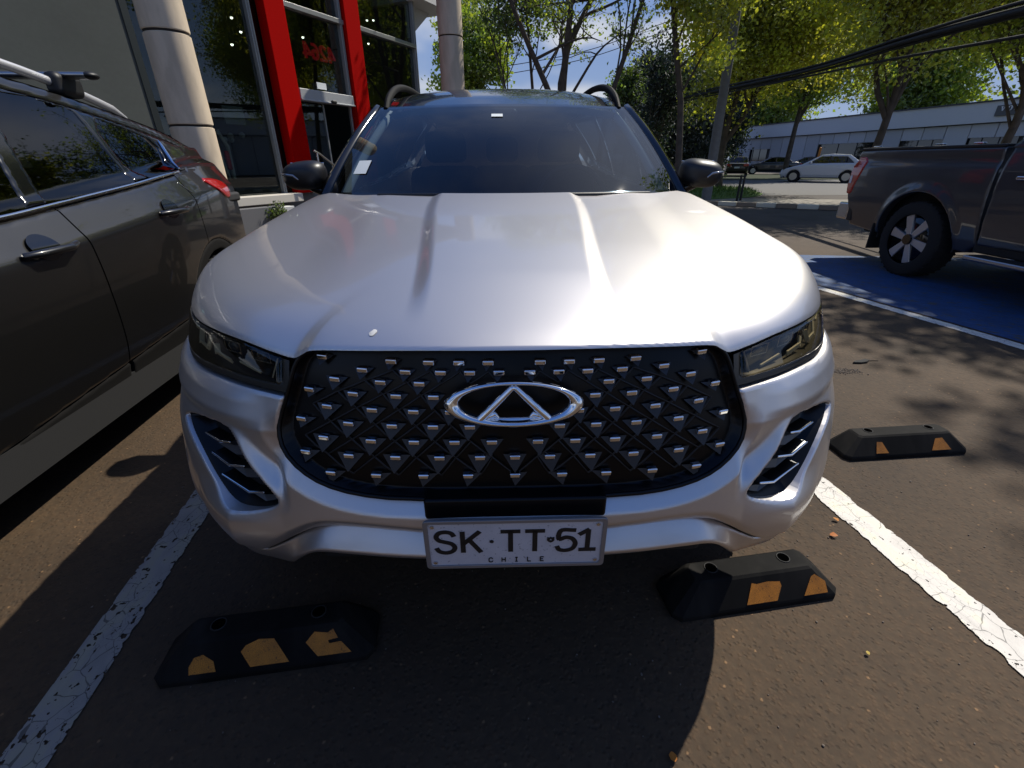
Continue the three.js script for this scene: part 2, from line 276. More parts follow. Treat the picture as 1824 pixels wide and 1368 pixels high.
// grass patch at the end of the car park
{
  const shape = sdPoly(rounded([[3.6, -15.9], [8.5, -17.1], [10.5, -20.4], [8.4, -23.5], [2.0, -22.5], [1.2, -18.5]], 2));
  struct('grass_bed', patch({ u: [0, 11, 66], v: [-25, -15, 60], sd: shape, pos: (x, z, d) => [x, 0.03 + 0.14 * sstep(0, -0.6, d), z], skirt: [0, -0.1, 0] }), M.turf);
  const r = mulberry(4), P = [], C = [], idx = []; let n = 0;
  for (let k = 0; k < 14000; k++) { const x = r() * 11, z = -25 + r() * 10; const d = shape(x, z); if (d > -0.05) continue; const h = 0.07 + 0.10 * r(), a = r() * 6.28, w = 0.012, y = 0.03 + 0.14 * sstep(0, -0.6, d); P.push(x - Math.cos(a) * w, y, z - Math.sin(a) * w, x + Math.cos(a) * w, y, z + Math.sin(a) * w, x + (r() - 0.5) * 0.1, y + h, z + (r() - 0.5) * 0.1); const g = 0.09 + 0.11 * r(); for (let q = 0; q < 3; q++) C.push(g * 0.5, g, g * 0.1); idx.push(n, n + 1, n + 2); n += 3; }
  const g = new THREE.BufferGeometry(); g.setAttribute('position', new THREE.Float32BufferAttribute(P, 3)); g.setAttribute('color', new THREE.Float32BufferAttribute(C, 3)); g.setIndex(idx); g.computeVertexNormals();
  const m = part(scene, 'grass', g, new THREE.MeshStandardMaterial({ vertexColors: true, roughness: 0.9, side: THREE.DoubleSide })); tag(m, 'bright green grass patch beside the kerb', 'grass', null, 'stuff');
}

// ───────────────────────── the silver car. Car axes: X across, Y up, S back from the bumper; the group's own -z is S
const font = await new FontLoader().loadAsync('fonts/droid/droid_sans_bold.typeface.json');
const CAR_YAW = 1.26 * Math.PI / 180;
const car = thing('silver_suv', 'silver SUV with black roof and wide studded black grille, parked facing the camera', 'car', [0.006, 0, -0.69], CAR_YAW);
const K = (X, Y, S) => [X, Y, -S];
const HW = 0.92, HD = 0.90, NY = [0.30, 0.33, 0.37, 0.42, 0.46, 0.55, 0.67, 0.72, 0.80, 0.88, 0.94], NV = [2.1, 2.2, 2.6, 2.95, 3.1, 3.1, 3.0, 2.85, 2.55, 2.42, 2.38];
const SY = [0.28, 0.35, 0.45, 0.52, 0.62, 0.75, 0.85, 0.93, 1.0], SV = [0.09, 0.05, 0.015, 0.0, 0.012, 0.03, 0.05, 0.085, 0.13];
const nose = (Y) => [smoothInterp(Y, NY, NV), smoothInterp(Y, SY, SV)];
// a = plan angle / 60 degrees; beyond 1.5 the flank runs straight back
function skin(a, Y, inset = 0) {
  const s = Math.sign(a) || 1, A = Math.abs(a), [n, sb] = nose(Y);
  const tuck = Y > 0.78 ? 0.10 * (Y - 0.78) ** 1.5 * 2 : 0;
  if (A > 1.5) return [s * (HW - inset - tuck), Y, HD + sb * 0.2 + (A - 1.5)];
  const p = A * Math.PI / 3, si = Math.sin(p), co = Math.max(0, Math.cos(p));
  const r = Math.pow(Math.pow(si / HW, n) + Math.pow(co / HD, n), -1 / n) - inset;
  return [s * (r * si - tuck * sstep(0.6, 1.5, A)), Y, HD - r * co + sb * lerp(1, 0.2, sstep(0.9, 1.5, A))];
}
const skinK = (a, Y, inset) => K(...skin(a, Y, inset));
function angleAt(X, Y) { let lo = 0, hi = 1.2; for (let i = 0; i < 30; i++) { const m = (lo + hi) / 2; skin(m, Y)[0] < Math.abs(X) ? lo = m : hi = m; } return Math.sign(X) * (lo + hi) / 2; }
const D60 = (list) => list.map(([d, y]) => [d / 60, y]);
const mirrorPoly = (half) => [...half, ...half.slice().reverse().map(([a, y]) => [-a, y])];

const grillePoly = rounded(mirrorPoly(D60([[0.001, 0.918], [11, 0.917], [21, 0.909], [24.2, 0.903], [25.4, 0.893], [26.3, 0.881], [27.0, 0.86], [27.9, 0.816], [28.8, 0.773], [29.0, 0.743], [28.3, 0.707], [26.2, 0.672], [23.6, 0.647], [19.8, 0.631], [14.4, 0.623], [0.001, 0.622]])), 1);
const sdGrille = sdPoly(grillePoly);
const hoodEdgeY = (d) => smoothInterp(d, [0, 11, 21, 24.2, 25.4, 26.6, 29.4, 34.2, 41.2, 46.3, 54, 62, 72, 80, 90], [0.918, 0.917, 0.909, 0.903, 0.893, 0.884, 0.889, 0.900, 0.904, 0.902, 0.902, 0.905, 0.915, 0.925, 0.935]);
const lampTop = (d) => hoodEdgeY(d) - 0.006, bumpTop = (d) => smoothInterp(d, [26, 27.9, 30.6, 34.1, 39.7, 46.1, 52, 60, 66, 72], [0.816, 0.816, 0.817, 0.818, 0.818, 0.813, 0.812, 0.822, 0.845, 0.88]);
const pocketPoly = rounded(D60([[47.5, 0.708], [43.4, 0.729], [36.6, 0.737], [34.9, 0.716], [33.0, 0.672], [30.4, 0.628], [29.0, 0.598], [30.4, 0.581], [34.2, 0.565], [36.9, 0.566], [39.6, 0.604], [43.0, 0.66], [47.0, 0.695]]), 2);
const sdPocketR = sdPoly(pocketPoly), sdPocket = (a, y) => sdPocketR(Math.abs(a), y);
const grooveY = (d) => smoothInterp(d, [0, 11.4, 15.2, 20.9, 24.8, 28, 31, 33.2, 36, 40, 50, 62], [0.536, 0.537, 0.542, 0.547, 0.541, 0.514, 0.478, 0.457, 0.470, 0.495, 0.49, 0.47]);
const lipBottom = (d) => smoothInterp(d, [0, 11.6, 15.7, 21.8, 25.8, 29, 33, 36.0, 39, 45, 62], [0.479, 0.480, 0.483, 0.488, 0.480, 0.432, 0.352, 0.300, 0.345, 0.415, 0.42]);
const archAt = (a, Y) => { const q = skin(a, Y); return 0.395 - Math.hypot(q[2] - 0.87, Y - 0.36); };    // > 0 inside the wheel arch
// bumper
const ridge = (A) => 0.024 * Math.max(0, 1 - Math.abs(A - 35.5) / (A < 35.5 ? 6.5 : 9));      // the pointed corner of the lower face
{
  const sd = (a, Y) => { const d = Math.abs(a) * 60; let r = Math.max(grooveY(d) + 0.006 - Y, Math.abs(a) - 1.09, -sdGrille(a, Y), -sdPocket(a, Y), archAt(a, Y)); r = Math.max(r, d < 27.9 ? Y - 0.79 : Y - bumpTop(d) + 0.003); return r; };
  const relief = (a, Y, d) => {
    const g = sdGrille(a, Y), A = Math.abs(a) * 60;
    const fl = 0.030 * (1 - clamp(g / 0.036)) * sstep(0.79, 0.68, Y);                                       // flange sloping in to the grille
    const low = 0.014 * sstep(0.03, 0.0, Y - grooveY(A)) * (1 - sstep(26, 33, A));
    const cheek = 0.055 * clamp((0.742 - Y) / 0.15) * sstep(0.575, 0.64, Y) * sstep(27.5, 30.5, A) * sstep(40, 35.5, A) * sstep(0.002, 0.03, sdPocket(a, Y)); // face under the brow turns down to the ground
    const brow = -0.010 * sstep(0.735, 0.765, Y) * sstep(0.82, 0.79, Y) * sstep(30, 36, A);
    const step = -0.012 * sstep(0.015, 0.022, bumpTop(A) - Y) * 0;
    const corner = -ridge(A) * sstep(0.605, 0.545, Y);                 // facet under the lamp pocket leans out
    return fl + low + cheek + brow + corner + bevel(d, 0.0035);
  };
  part(car, 'front_bumper', patch({ u: [-1.1, 1.1, 520], v: [0.44, 0.86, 110], sd, pos: (a, Y, d) => skinK(a, Y, relief(a, Y, d)), skirt: (q, a, Y) => skinK(a, Y, 0.055) }), M.silver);
  // lower lip strip
  const sl = (a, Y) => { const d = Math.abs(a) * 60; return Math.max(Y - grooveY(d) + 0.003, lipBottom(d) - Y, Math.abs(a) - 1.03, archAt(a, Y)); };
  const lip = (a, Y, d) => { const A = Math.abs(a) * 60, t = clamp((grooveY(A) - Y) / (grooveY(A) - lipBottom(A))); return lerp(0.036, -0.002, Math.min(1, t * 1.25)) * (1 - 0.75 * sstep(26, 33, A)) - ridge(A) + bevel(d, 0.004); };
  part(car, 'bumper_lip', patch({ u: [-1.05, 1.05, 440], v: [0.30, 0.56, 90], sd: sl, pos: (a, Y, d) => skinK(a, Y, lip(a, Y, d)), skirt: (q, a, Y) => skinK(a, Y - 0.01, 0.07) }), M.silver);
  // inner liner so that gaps read dark, and the black skirt underneath
  part(car, 'bumper_liner', patch({ u: [-0.62, 0.62, 80], v: [0.40, 0.90, 40], pos: (a, Y) => skinK(a, Y, 0.075) }), M.matte);
  const sk = (a, Y) => { const d = Math.abs(a) * 60; return Math.max(Y - lipBottom(d) - 0.02, 0.27 + 0.10 * sstep(8, 34, d) - Y, d - 36); };
  part(car, 'lower_skirt', patch({ u: [-0.62, 0.62, 120], v: [0.24, 0.50, 50], sd: sk, pos: (a, Y) => skinK(a, Y, 0.035 + 0.10 * sstep(0.46, 0.28, Y) + (Y < 0.40 && Y > 0.375 ? -0.012 : 0)), skirt: [0, 0, -0.4] }), M.satin);
  part(car, 'underbody', [box(1.5, 0.10, 3.6, 0, 0.28, -2.3, 0.02), box(1.0, 0.1, 0.8, 0, 0.33, -0.6, 0.02)], M.matte);
}
// grille: black shell, lattice of ridges, dark facets and chrome studs
const grille = part(car, 'grille', patch({ u: [-0.5, 0.5, 260], v: [0.61, 0.93, 90], sd: sdGrille, pos: (a, Y, d) => skinK(a, Y, 0.006 + 0.026 * sstep(0.001, 0.008, -d)) }), M.grilleBlack);
{
  const rows = [[0.887, [0.049, 0.104, 0.161, 0.233, 0.372]], [0.870, [0.029, 0.084, 0.139, 0.206, 0.29]], [0.850, [0.18, 0.255, 0.347]], [0.826, [0.154, 0.226, 0.311, 0.403]], [0.798, [0.123, 0.194, 0.275, 0.367]], [0.769, [0.087, 0.158, 0.238, 0.325, 0.425]], [0.738, [0.045, 0.118, 0.197, 0.282, 0.379]], [0.706, [0, 0.069, 0.149, 0.236, 0.33, 0.421]], [0.667, [0, 0.094, 0.183, 0.278, 0.372]]];
  const step = [0.016, 0.019, 0.022, 0.026, 0.028, 0.030, 0.032, 0.037, 0.040];
  const studG = new RoundedBoxGeometry(0.0215, 0.0108, 0.013, 3, 0.0030), ins = 0.026;
  const P = (X, Y, i) => { const q = skin(angleAt(X, Y), Y, i); return V3(q[0], q[1], -q[2]); };
  const fan = (Y) => lerp(1.14, 0.90, clamp((0.93 - Y) / 0.30)) ;           // the lattice spreads downwards
  const bars = [];
  rows.forEach(([Y, xs], r) => {
    const list = xs.flatMap((x) => (x ? [x, -x] : [0]));
    for (const x of list) {
      const top = P(x, Y, ins - 0.004), s = part(grille, 'stud', studG, M.chrome); s.position.copy(top); s.rotation.y = Math.atan2(0, 1) - Math.atan2(P(x + 0.01, Y, ins).z - P(x - 0.01, Y, ins).z, 0.02); s.rotation.x = 0.10;
      const w = Math.min(0.028, 0.0115 + 0.0017 * r + Math.abs(x) * 0.024), h = step[r] * 0.9; // a dark triangle hanging under the stud
      const a = P(x - w, Y + 0.002, ins), b = P(x + w, Y + 0.002, ins), c = P(x + (x ? Math.sign(x) * 0.004 : 0), Y - h, ins - 0.009), back = P(x, Y - h * 0.3, ins + 0.004), g = new THREE.BufferGeometry();
      if (sdGrille(angleAt(x, Y - h), Y - h) > -0.012 || Math.abs(x) > 0.40) { c.lerp(top, 0.35); if (x > 0) b.lerp(top, 0.55); else a.lerp(top, 0.55); }
      const v = [a, b, c, back].flatMap((q) => [q.x, q.y, q.z]); const tri = [0, 2, 1, 0, 3, 2, 1, 2, 3];
      g.setAttribute('position', new THREE.Float32BufferAttribute(tri.flatMap((k) => v.slice(k * 3, k * 3 + 3)), 3)); g.computeVertexNormals();
      part(grille, 'facet', g, M.facet);
    }
  });
  // the ridges of the lattice join the points under neighbouring studs of adjoining rows
  const node = (r, x) => [x, rows[r][0] - step[r] * 1.15];
  for (let r = 0; r < rows.length - 1; r++) {
    const A = rows[r][1].flatMap((x) => (x ? [x, -x] : [0])), B = rows[r + 1][1].flatMap((x) => (x ? [x, -x] : [0]));
    for (const x of A) { const near = B.slice().sort((p, q) => Math.abs(p - x) - Math.abs(q - x)).slice(0, 2); for (const y of near) { if (Math.abs(x - y) > 0.066) continue; const p = node(r, x), q = node(r + 1, y); if (sdGrille(angleAt(p[0], p[1]), p[1]) > -0.014 || sdGrille(angleAt(q[0], q[1]), q[1]) > -0.010) continue; bars.push(tube([P(...p, ins + 0.001), P((p[0] + q[0]) / 2, (p[1] + q[1]) / 2, ins - 0.001), P(...q, ins + 0.001)], 0.0018, 5)); } }
  }
  part(grille, 'lattice', bars, M.satin);
  // outer rim
  part(grille, 'rim', tube([...grillePoly.map(([a, y]) => skinK(a, y, 0.010)), skinK(...grillePoly[0], 0.010)], 0.0045, 6, false), M.grilleBlack);
}
// emblem: an oval ring with an open A
{
  const em = new THREE.Group(); em.name = 'emblem'; car.add(em); em.scale.setScalar(0.955); em.position.set(-0.002, 0.830, -0.030); em.rotation.x = -0.20;
  const ringGeo = () => {                                   // domed ring between two ovals
    const n = 96, m = 12, P = [], idx = [];
    for (let i = 0; i <= n; i++) for (let j = 0; j <= m; j++) { const t = i / n * Math.PI * 2, p = j / m * Math.PI, w = (1 - Math.cos(p)) / 2, c = Math.cos(t), q = Math.sin(t); P.push(lerp(0.131 * c, 0.101 * c, w), lerp(0.0445 * q, 0.0030 + 0.0335 * q, w), 0.015 * Math.pow(Math.sin(p), 0.8) * (1 - 0.25 * q)); }
    for (let i = 0; i < n; i++) for (let j = 0; j < m; j++) { const a = i * (m + 1) + j, b = a + m + 1; idx.push(a, b, a + 1, a + 1, b, b + 1); }
    const g = new THREE.BufferGeometry(); g.setAttribute('position', new THREE.Float32BufferAttribute(P, 3)); g.setIndex(idx); g.computeVertexNormals(); return g;
  };
  part(em, 'ring', ringGeo(), M.chrome);
  const leg = (m) => tube([[0, 0.0335, 0.004], [m * 0.004, 0.0310, 0.005], [m * 0.034, 0.0020, 0.006], [m * 0.064, -0.0275, 0.006]], [0.005, 0.0062, 0.0074, 0.0085], 20).scale(1, 1, 1.15);
  part(em, 'letter', [leg(1), leg(-1)], M.chrome);
  const fl = (m) => tube([[m * 0.058, -0.028, 0.001], [m * 0.036, -0.020, 0.0], [m * 0.030, -0.028, 0]], [0.010, 0.006, 0.004], 14);
  part(em, 'foot', [fl(1), fl(-1), tube([[-0.05, -0.0325, 0.0], [0.05, -0.0325, 0.0]], 0.0065, 12)], M.chrome);
}
// number plate on its black holder
{
  const holder = part(car, 'plate_holder', box(0.358, 0.165, 0.05, 0, 0.548, -0.034, 0.006), M.grilleBlack); holder.rotation.x = 0;
  const pl = new THREE.Group(); pl.name = 'licence_plate'; car.add(pl); pl.scale.y = 0.88; pl.position.set(-0.001, 0.5385, 0.012); pl.rotation.x = 0.02;
  const plateTex = tex(720, 300, (u, v, c, i, j) => { const n = fbm(u * 9, v * 4, 4, 0, 301), f = fbm(u * 60, v * 26, 3, 0, 302); const k = 0.92 + 0.16 * (n - 0.5) + 0.05 * (f - 0.5), fleck = f > 0.78 ? 0.55 : 1; c[0] = 0.60 * k * fleck; c[1] = 0.585 * k * fleck; c[2] = 0.61 * k * fleck; }, { clampEdge: true });
  part(pl, 'plate', box(0.348, 0.134, 0.002, 0, 0, 0, 0.0009), std([1, 1, 1], 0.35, 0, { map: plateTex }));
  const rimS = new THREE.Shape(), rr = (s, w, h, r) => { s.moveTo(-w + r, -h); s.lineTo(w - r, -h); s.quadraticCurveTo(w, -h, w, -h + r); s.lineTo(w, h - r); s.quadraticCurveTo(w, h, w - r, h); s.lineTo(-w + r, h); s.quadraticCurveTo(-w, h, -w, h - r); s.lineTo(-w, -h + r); s.quadraticCurveTo(-w, -h, -w + r, -h); };
  rr(rimS, 0.178, 0.071, 0.010); const ih = new THREE.Path(); rr(ih, 0.171, 0.064, 0.008); rimS.holes.push(ih);
  part(pl, 'plate_frame', new THREE.ExtrudeGeometry(rimS, { depth: 0.004, bevelEnabled: true, bevelThickness: 0.001, bevelSize: 0.001, bevelSegments: 2 }).translate(0, 0, -0.001), std([0.30, 0.30, 0.31], 0.35, 0.6));
  const ink = std([0.010, 0.009, 0.009], 0.5);
  const strokes = { S: [[[.92, .80], [.80, .94], [.5, 1], [.2, .94], [.07, .77], [.2, .6], [.5, .52], [.8, .43], [.94, .25], [.8, .07], [.5, 0], [.18, .07], [.05, .22]]], K: [[[.08, 0], [.08, 1]], [[.92, 1], [.1, .42]], [[.38, .62], [.95, 0]]], T: [[[.02, .97], [.98, .97]], [[.5, 1], [.5, 0]]], 5: [[[.9, .97], [.2, .97], [.13, .55], [.45, .64], [.75, .58], [.93, .34], [.78, .08], [.45, 0], [.15, .05], [.04, .2]]], 1: [[[.12, .78], [.52, .98], [.52, 0]], [[.1, .03], [.95, .03]]], C: [[[.9, .8], [.7, 1], [.3, 1], [.1, .8], [.1, .2], [.3, 0], [.7, 0], [.9, .2]]], H: [[[.1, 0], [.1, 1]], [[.9, 0], [.9, 1]], [[.1, .5], [.9, .5]]], I: [[[.5, 0], [.5, 1]], [[.2, 1], [.8, 1]], [[.2, 0], [.8, 0]]], L: [[[.1, 1], [.1, 0], [.9, 0]]], E: [[[.9, 1], [.1, 1], [.1, 0], [.9, 0]], [[.1, .5], [.75, .5]]] };
  const glyph = (ch, x, y, w, h, t) => { const G = []; for (const st of strokes[ch]) { let p = st.map(([a, b]) => V3(x + a * w, y + b * h, 0)); if (st.length > 6) p = new THREE.CatmullRomCurve3(p).getPoints(40); for (let i = 0; i < p.length - 1; i++) { const a = p[i], b = p[i + 1], L = a.distanceTo(b); const g = new THREE.BoxGeometry(L + (st.length > 6 ? t * 0.25 : i < p.length - 2 ? t * 0.5 : 0), t, 0.0016); g.rotateZ(Math.atan2(b.y - a.y, b.x - a.x)); g.translate((a.x + b.x) / 2, (a.y + b.y) / 2, 0.0016 + (i % 2) * 0.00006); G.push(g); } } return G; };
  const cw = 0.0405, ch = 0.063, y0 = -0.024;
  [['S', -0.158], ['K', -0.107], ['T', -0.030], ['T', 0.018], ['5', 0.081], ['1', 0.122]].forEach(([c, x]) => part(pl, 'character', glyph(c, x, y0, cw, ch, 0.0098), ink));
  const dot = new THREE.CylinderGeometry(0.0042, 0.0042, 0.0018, 16).rotateX(Math.PI / 2).translate(-0.047, 0.008, 0.0015);
  part(pl, 'dot', dot, ink);
  // small shield with a star between the figures
  const sh = new THREE.Shape([[-0.007, 0.0075], [-0.003, 0.006], [0, 0.0085], [0.003, 0.006], [0.007, 0.0075], [0.0075, -0.001], [0.004, -0.006], [0, -0.008], [-0.004, -0.006], [-0.0075, -0.001]].map(([x, y]) => new THREE.Vector2(x, y)));
  const star = new THREE.Path(); for (let i = 0; i < 10; i++) { const r = i % 2 ? 0.0018 : 0.0044, t = Math.PI / 2 + i * Math.PI / 5; i ? star.lineTo(r * Math.cos(t), r * Math.sin(t)) : star.moveTo(r * Math.cos(t), r * Math.sin(t)); } sh.holes.push(star);
  part(pl, 'shield', new THREE.ExtrudeGeometry(sh, { depth: 0.0018, bevelEnabled: false }).translate(0.0695, 0.010, 0.0008), ink);
  'CHILE'.split('').forEach((c, i) => part(pl, 'letter', glyph(c, -0.054 + i * 0.0258, -0.0555, 0.0085, 0.0125, 0.0021), ink));
  for (const [sx, sy] of [[-1, 1], [1, 1], [-1, -1], [1, -1]]) part(pl, 'screw', new THREE.CylinderGeometry(0.004, 0.0045, 0.003, 12).rotateX(Math.PI / 2).translate(sx * 0.161, sy * 0.054, 0.002), M.chromeDull);
}
// head lamps
for (const side of [1, -1]) {
  const poly = (a, Y) => { const d = Math.abs(a) * 60; return Math.max(Y - lampTop(d), bumpTop(d) + 0.004 - Y, 0.455 - Math.abs(a), d - 69, -sdGrille(a, Y) + 0.0); };
  const lamp = new THREE.Group(); lamp.name = 'headlight'; car.add(lamp);
  const R = (d, Y, i) => V3(...skinK(side * d / 60, Y, i));
  const U = side > 0 ? [0.44, 1.17, 150] : [-1.17, -0.44, 150];
  part(lamp, 'housing', patch({ u: U, v: [0.80, 0.92, 40], sd: poly, pos: (a, Y, d) => { const A = Math.abs(a) * 60; const e = clamp(-d / 0.008); return skinK(a, Y, 0.006 + 0.050 * e * sstep(28, 31, A) * sstep(bumpTop(A) + 0.016, bumpTop(A) + 0.026, Y)); } }), std([0.018, 0.016, 0.012], 0.35));
  part(lamp, 'lens', patch({ u: U, v: [0.80, 0.92, 40], sd: (a, Y) => Math.max(poly(a, Y) + 0.001, (bumpTop(Math.abs(a) * 60) + 0.014) - Y, 0.475 - Math.abs(a)), pos: (a, Y, d) => skinK(a, Y, 0.003 + bevel(d, 0.006)) }), M.lens);
  // lamp modules: boxed projectors with metal bezels
  for (const [d, w, h] of [[33.5, 0.062, 0.036], [39.5, 0.066, 0.040], [46, 0.064, 0.042]]) {
    const c = R(d, (lampTop(d) + bumpTop(d)) / 2 + 0.010, 0.045), f = R(d, 0.86, 0), b = R(d, 0.86, 0.05), ry = Math.atan2(f.x - b.x, f.z - b.z) * 0.8;
    const m = part(lamp, 'lamp_module', [box(w, h, 0.05, 0, 0, -0.012, 0.008)], M.satin); m.position.copy(c); m.rotation.y = ry;
    const z = part(m, 'bezel', [box(w * 0.86, 0.003, 0.004, 0, h * 0.30, 0.016, 0.001), box(w * 0.86, 0.003, 0.004, 0, -h * 0.30, 0.016, 0.001), box(0.003, h * 0.62, 0.004, -w * 0.41, 0, 0.016, 0.001), box(0.003, h * 0.62, 0.004, w * 0.41, 0, 0.016, 0.001)], M.chromeDull);
    part(m, 'projector', new THREE.SphereGeometry(h * 0.30, 20, 14).scale(1.5, 1, 0.6).translate(0, 0, 0.014), phys([0.10, 0.10, 0.11], 0.04, 0.2, { clearcoat: 1 }));
  }
  // light guides: angular pale strips low in the lamp
  const guide = std([0.85, 0.80, 0.62], 0.6);
  const L = (pts, t) => { const g = []; for (let i = 0; i < pts.length - 1; i++) { const a = R(...pts[i], 0.016), b = R(...pts[i + 1], 0.016), l = a.distanceTo(b), q = box(l + t * 0.6, t, 0.004, 0, 0, 0, 0.001); const dir = b.clone().sub(a).normalize(); q.applyQuaternion(new THREE.Quaternion().setFromUnitVectors(V3(1, 0, 0), dir)); const m = a.add(b).multiplyScalar(0.5); q.translate(m.x, m.y, m.z); g.push(q); } return g; };
  part(lamp, 'light_guide', L([[32.5, 0.842], [36.2, 0.852]], 0.005), guide);
  part(lamp, 'light_guide', L([[38.2, 0.848], [41.6, 0.853], [42.0, 0.866]], 0.011), guide);
  part(lamp, 'light_guide', L([[44.0, 0.872], [44.6, 0.851], [47.6, 0.853], [48.0, 0.876]], 0.010), guide);
  part(lamp, 'light_guide', L([[50.5, 0.872], [52.5, 0.885]], 0.007), guide);
  part(lamp, 'divider', L([[29.6, 0.874], [30.4, 0.838]], 0.004), M.alu);
}
// daytime light pockets with three blades
for (const side of [1, -1]) {
  const pk = new THREE.Group(); pk.name = 'light_pocket'; car.add(pk);
  const U = side > 0 ? [0.46, 0.82, 90] : [-0.82, -0.46, 90];
  part(pk, 'recess', patch({ u: U, v: [0.55, 0.75, 50], sd: (a, y) => sdPocket(a, y) - 0.006, pos: (a, Y, d) => skinK(a, Y, 0.006 + 0.042 * sstep(0, 0.03, -d)) }), M.grilleBlack);
  const R = (d, Y, i) => V3(...skinK(side * d / 60, Y, i));
  for (const [pts, w] of [[[[41.6, 0.694], [38.2, 0.692], [36.4, 0.698]], 0.026], [[[40.2, 0.658], [36.8, 0.647], [34.2, 0.656]], 0.026], [[[38.6, 0.617], [34.0, 0.599], [31.7, 0.607]], 0.022]]) {
    const p = pts.map(([d, y]) => R(d, y, 0.010)), q = pts.map(([d, y]) => R(d - 0.2, y + 0.003, 0.034)), hi = pts.map(([d, y], k) => R(d - 1.1, y - 0.010, 0.026)), lo = pts.map(([d, y], k) => R(d - 1.9, y - 0.010 - w * 0.52 * (k ? 1 : 0.5), 0.020));
    const strip = (A, B) => { const v = [], id = []; A.forEach((a, i) => v.push(a.x, a.y, a.z, B[i].x, B[i].y, B[i].z)); for (let i = 0; i < A.length - 1; i++) id.push(i * 2, i * 2 + 1, i * 2 + 2, i * 2 + 1, i * 2 + 3, i * 2 + 2); const g = new THREE.BufferGeometry(); g.setAttribute('position', new THREE.Float32BufferAttribute(v, 3)); g.setIndex(id); return g.toNonIndexed(); };
    const s1 = strip(hi, lo); s1.computeVertexNormals(); const s2 = strip(p, q); s2.computeVertexNormals();
    const bl = part(pk, 'blade', s2, M.grilleBlack); part(bl, 'facet', s1, std([0.075, 0.075, 0.078], 0.35, 0.2));
    part(bl, 'chrome_edge', tube(p, [0.0018, 0.0028, 0.0022], 6), M.chrome);
  }
}
// hood
const HW2 = 0.885, edgeS = (x) => { const t = Math.min(Math.abs(x) / 0.905, 0.9999), n = 2.42; return 0.068 + 0.90 * (1 - Math.pow(1 - Math.pow(t, n), 1 / n)); };
const cowlS = (x) => 1.215 + 0.30 * Math.pow(Math.abs(x) / 0.75, 2.2);
const shoulderY = (S) => smoothInterp(S, [0.3, 0.5, 0.8, 1.1, 1.5, 1.9], [0.903, 0.913, 0.946, 0.992, 1.045, 1.075]);
const hoodTop = (x, S) => {
  const ax = Math.abs(x), s = S - 0.1, cx = 0.262 - 0.075 * sstep(1.2, 0.15, S), fade = sstep(0.12, 0.36, S);
  const bulge = 0.0125 * sstep(cx + 0.026, cx - 0.018, ax) * fade, outer = 0.008 * sstep(0.60 - 0.12 * (1 - S), 0.44 - 0.10 * (1 - S), ax) * sstep(0.2, 0.6, S);
  return 0.947 + 0.150 * s - 0.022 * s * s - (0.036 - 0.012 * clamp(S)) * Math.pow(ax / 0.8, 2) + bulge + outer;
};
{
  const dist = (x, S) => { const e = 1e-3, s0 = edgeS(x), g = (edgeS(Math.abs(x) + e) - s0) / e; const dF = Math.abs(x) < 0.904 ? (S - s0) / Math.sqrt(1 + g * g) : -1; const dS = HW2 - Math.abs(x); const k = 0.03, h = clamp(0.5 + 0.5 * (dS - dF) / k); return lerp(dS, dF, h) - k * h * (1 - h); };
  const edgeY = (x, S) => { const p = Math.atan2(Math.abs(x), Math.max(0.001, 0.9 - (S - 0.068))) * 180 / Math.PI; return S > 0.45 ? lerp(hoodEdgeY(p) + 0.003, shoulderY(S), sstep(0.40, 0.60, S)) : hoodEdgeY(p) + 0.003; };
  const pos = (x, S, d) => { const D = Math.max(0, dist(x, S)), top = hoodTop(x, S), drop = top - edgeY(x, S); const t = D / lerp(0.100, 0.060, sstep(0.3, 0.7, Math.abs(x))), q = Math.exp(-t * 2.1) * (1 - 0.0 * t); return K(x, top - drop * q - bevel(Math.min(0, -D), 0.004), S); };
  const sd = (x, S) => Math.max(-dist(x, S), S - cowlS(x));
  part(car, 'hood', patch({ u: [-0.9, 0.9, 400], v: [0.05, 1.56, 420], sd, pos, skirt: (q, x, S) => (S > cowlS(x) - 0.02 ? [q[0], q[1] - 0.03, q[2] - 0.02] : [q[0] * 0.985, q[1] - 0.012, q[2] - 0.045]) }), M.silver);
  // dried bird dropping on the hood
  const dp = tex(64, 64, (u, v, c) => { const r = Math.hypot(u - 0.5, v - 0.5) + 0.25 * (fbm(u * 5, v * 5, 3, 0, 8) - 0.5); c[0] = c[1] = c[2] = 0.7; c[3] = r < 0.36 ? 1 : 0; });
  const hx = -0.262, hs = 0.125; const drop = patch({ u: [hx - 0.013, hx + 0.013, 8], v: [hs - 0.022, hs + 0.022, 10], sd: (x, s) => Math.hypot((x - hx) / 0.6, s - hs) + 0.01 * (fbm(x * 200, s * 200, 2) - 0.5) - 0.0105, pos: (x, S, d) => { const q = pos(x, S, 0); return [q[0], q[1] + 0.0012 + 0.002 * clamp(-d / 0.01), q[2]]; } });
  part(car, 'bird_dropping', drop, std([0.55, 0.55, 0.54], 0.9));
}
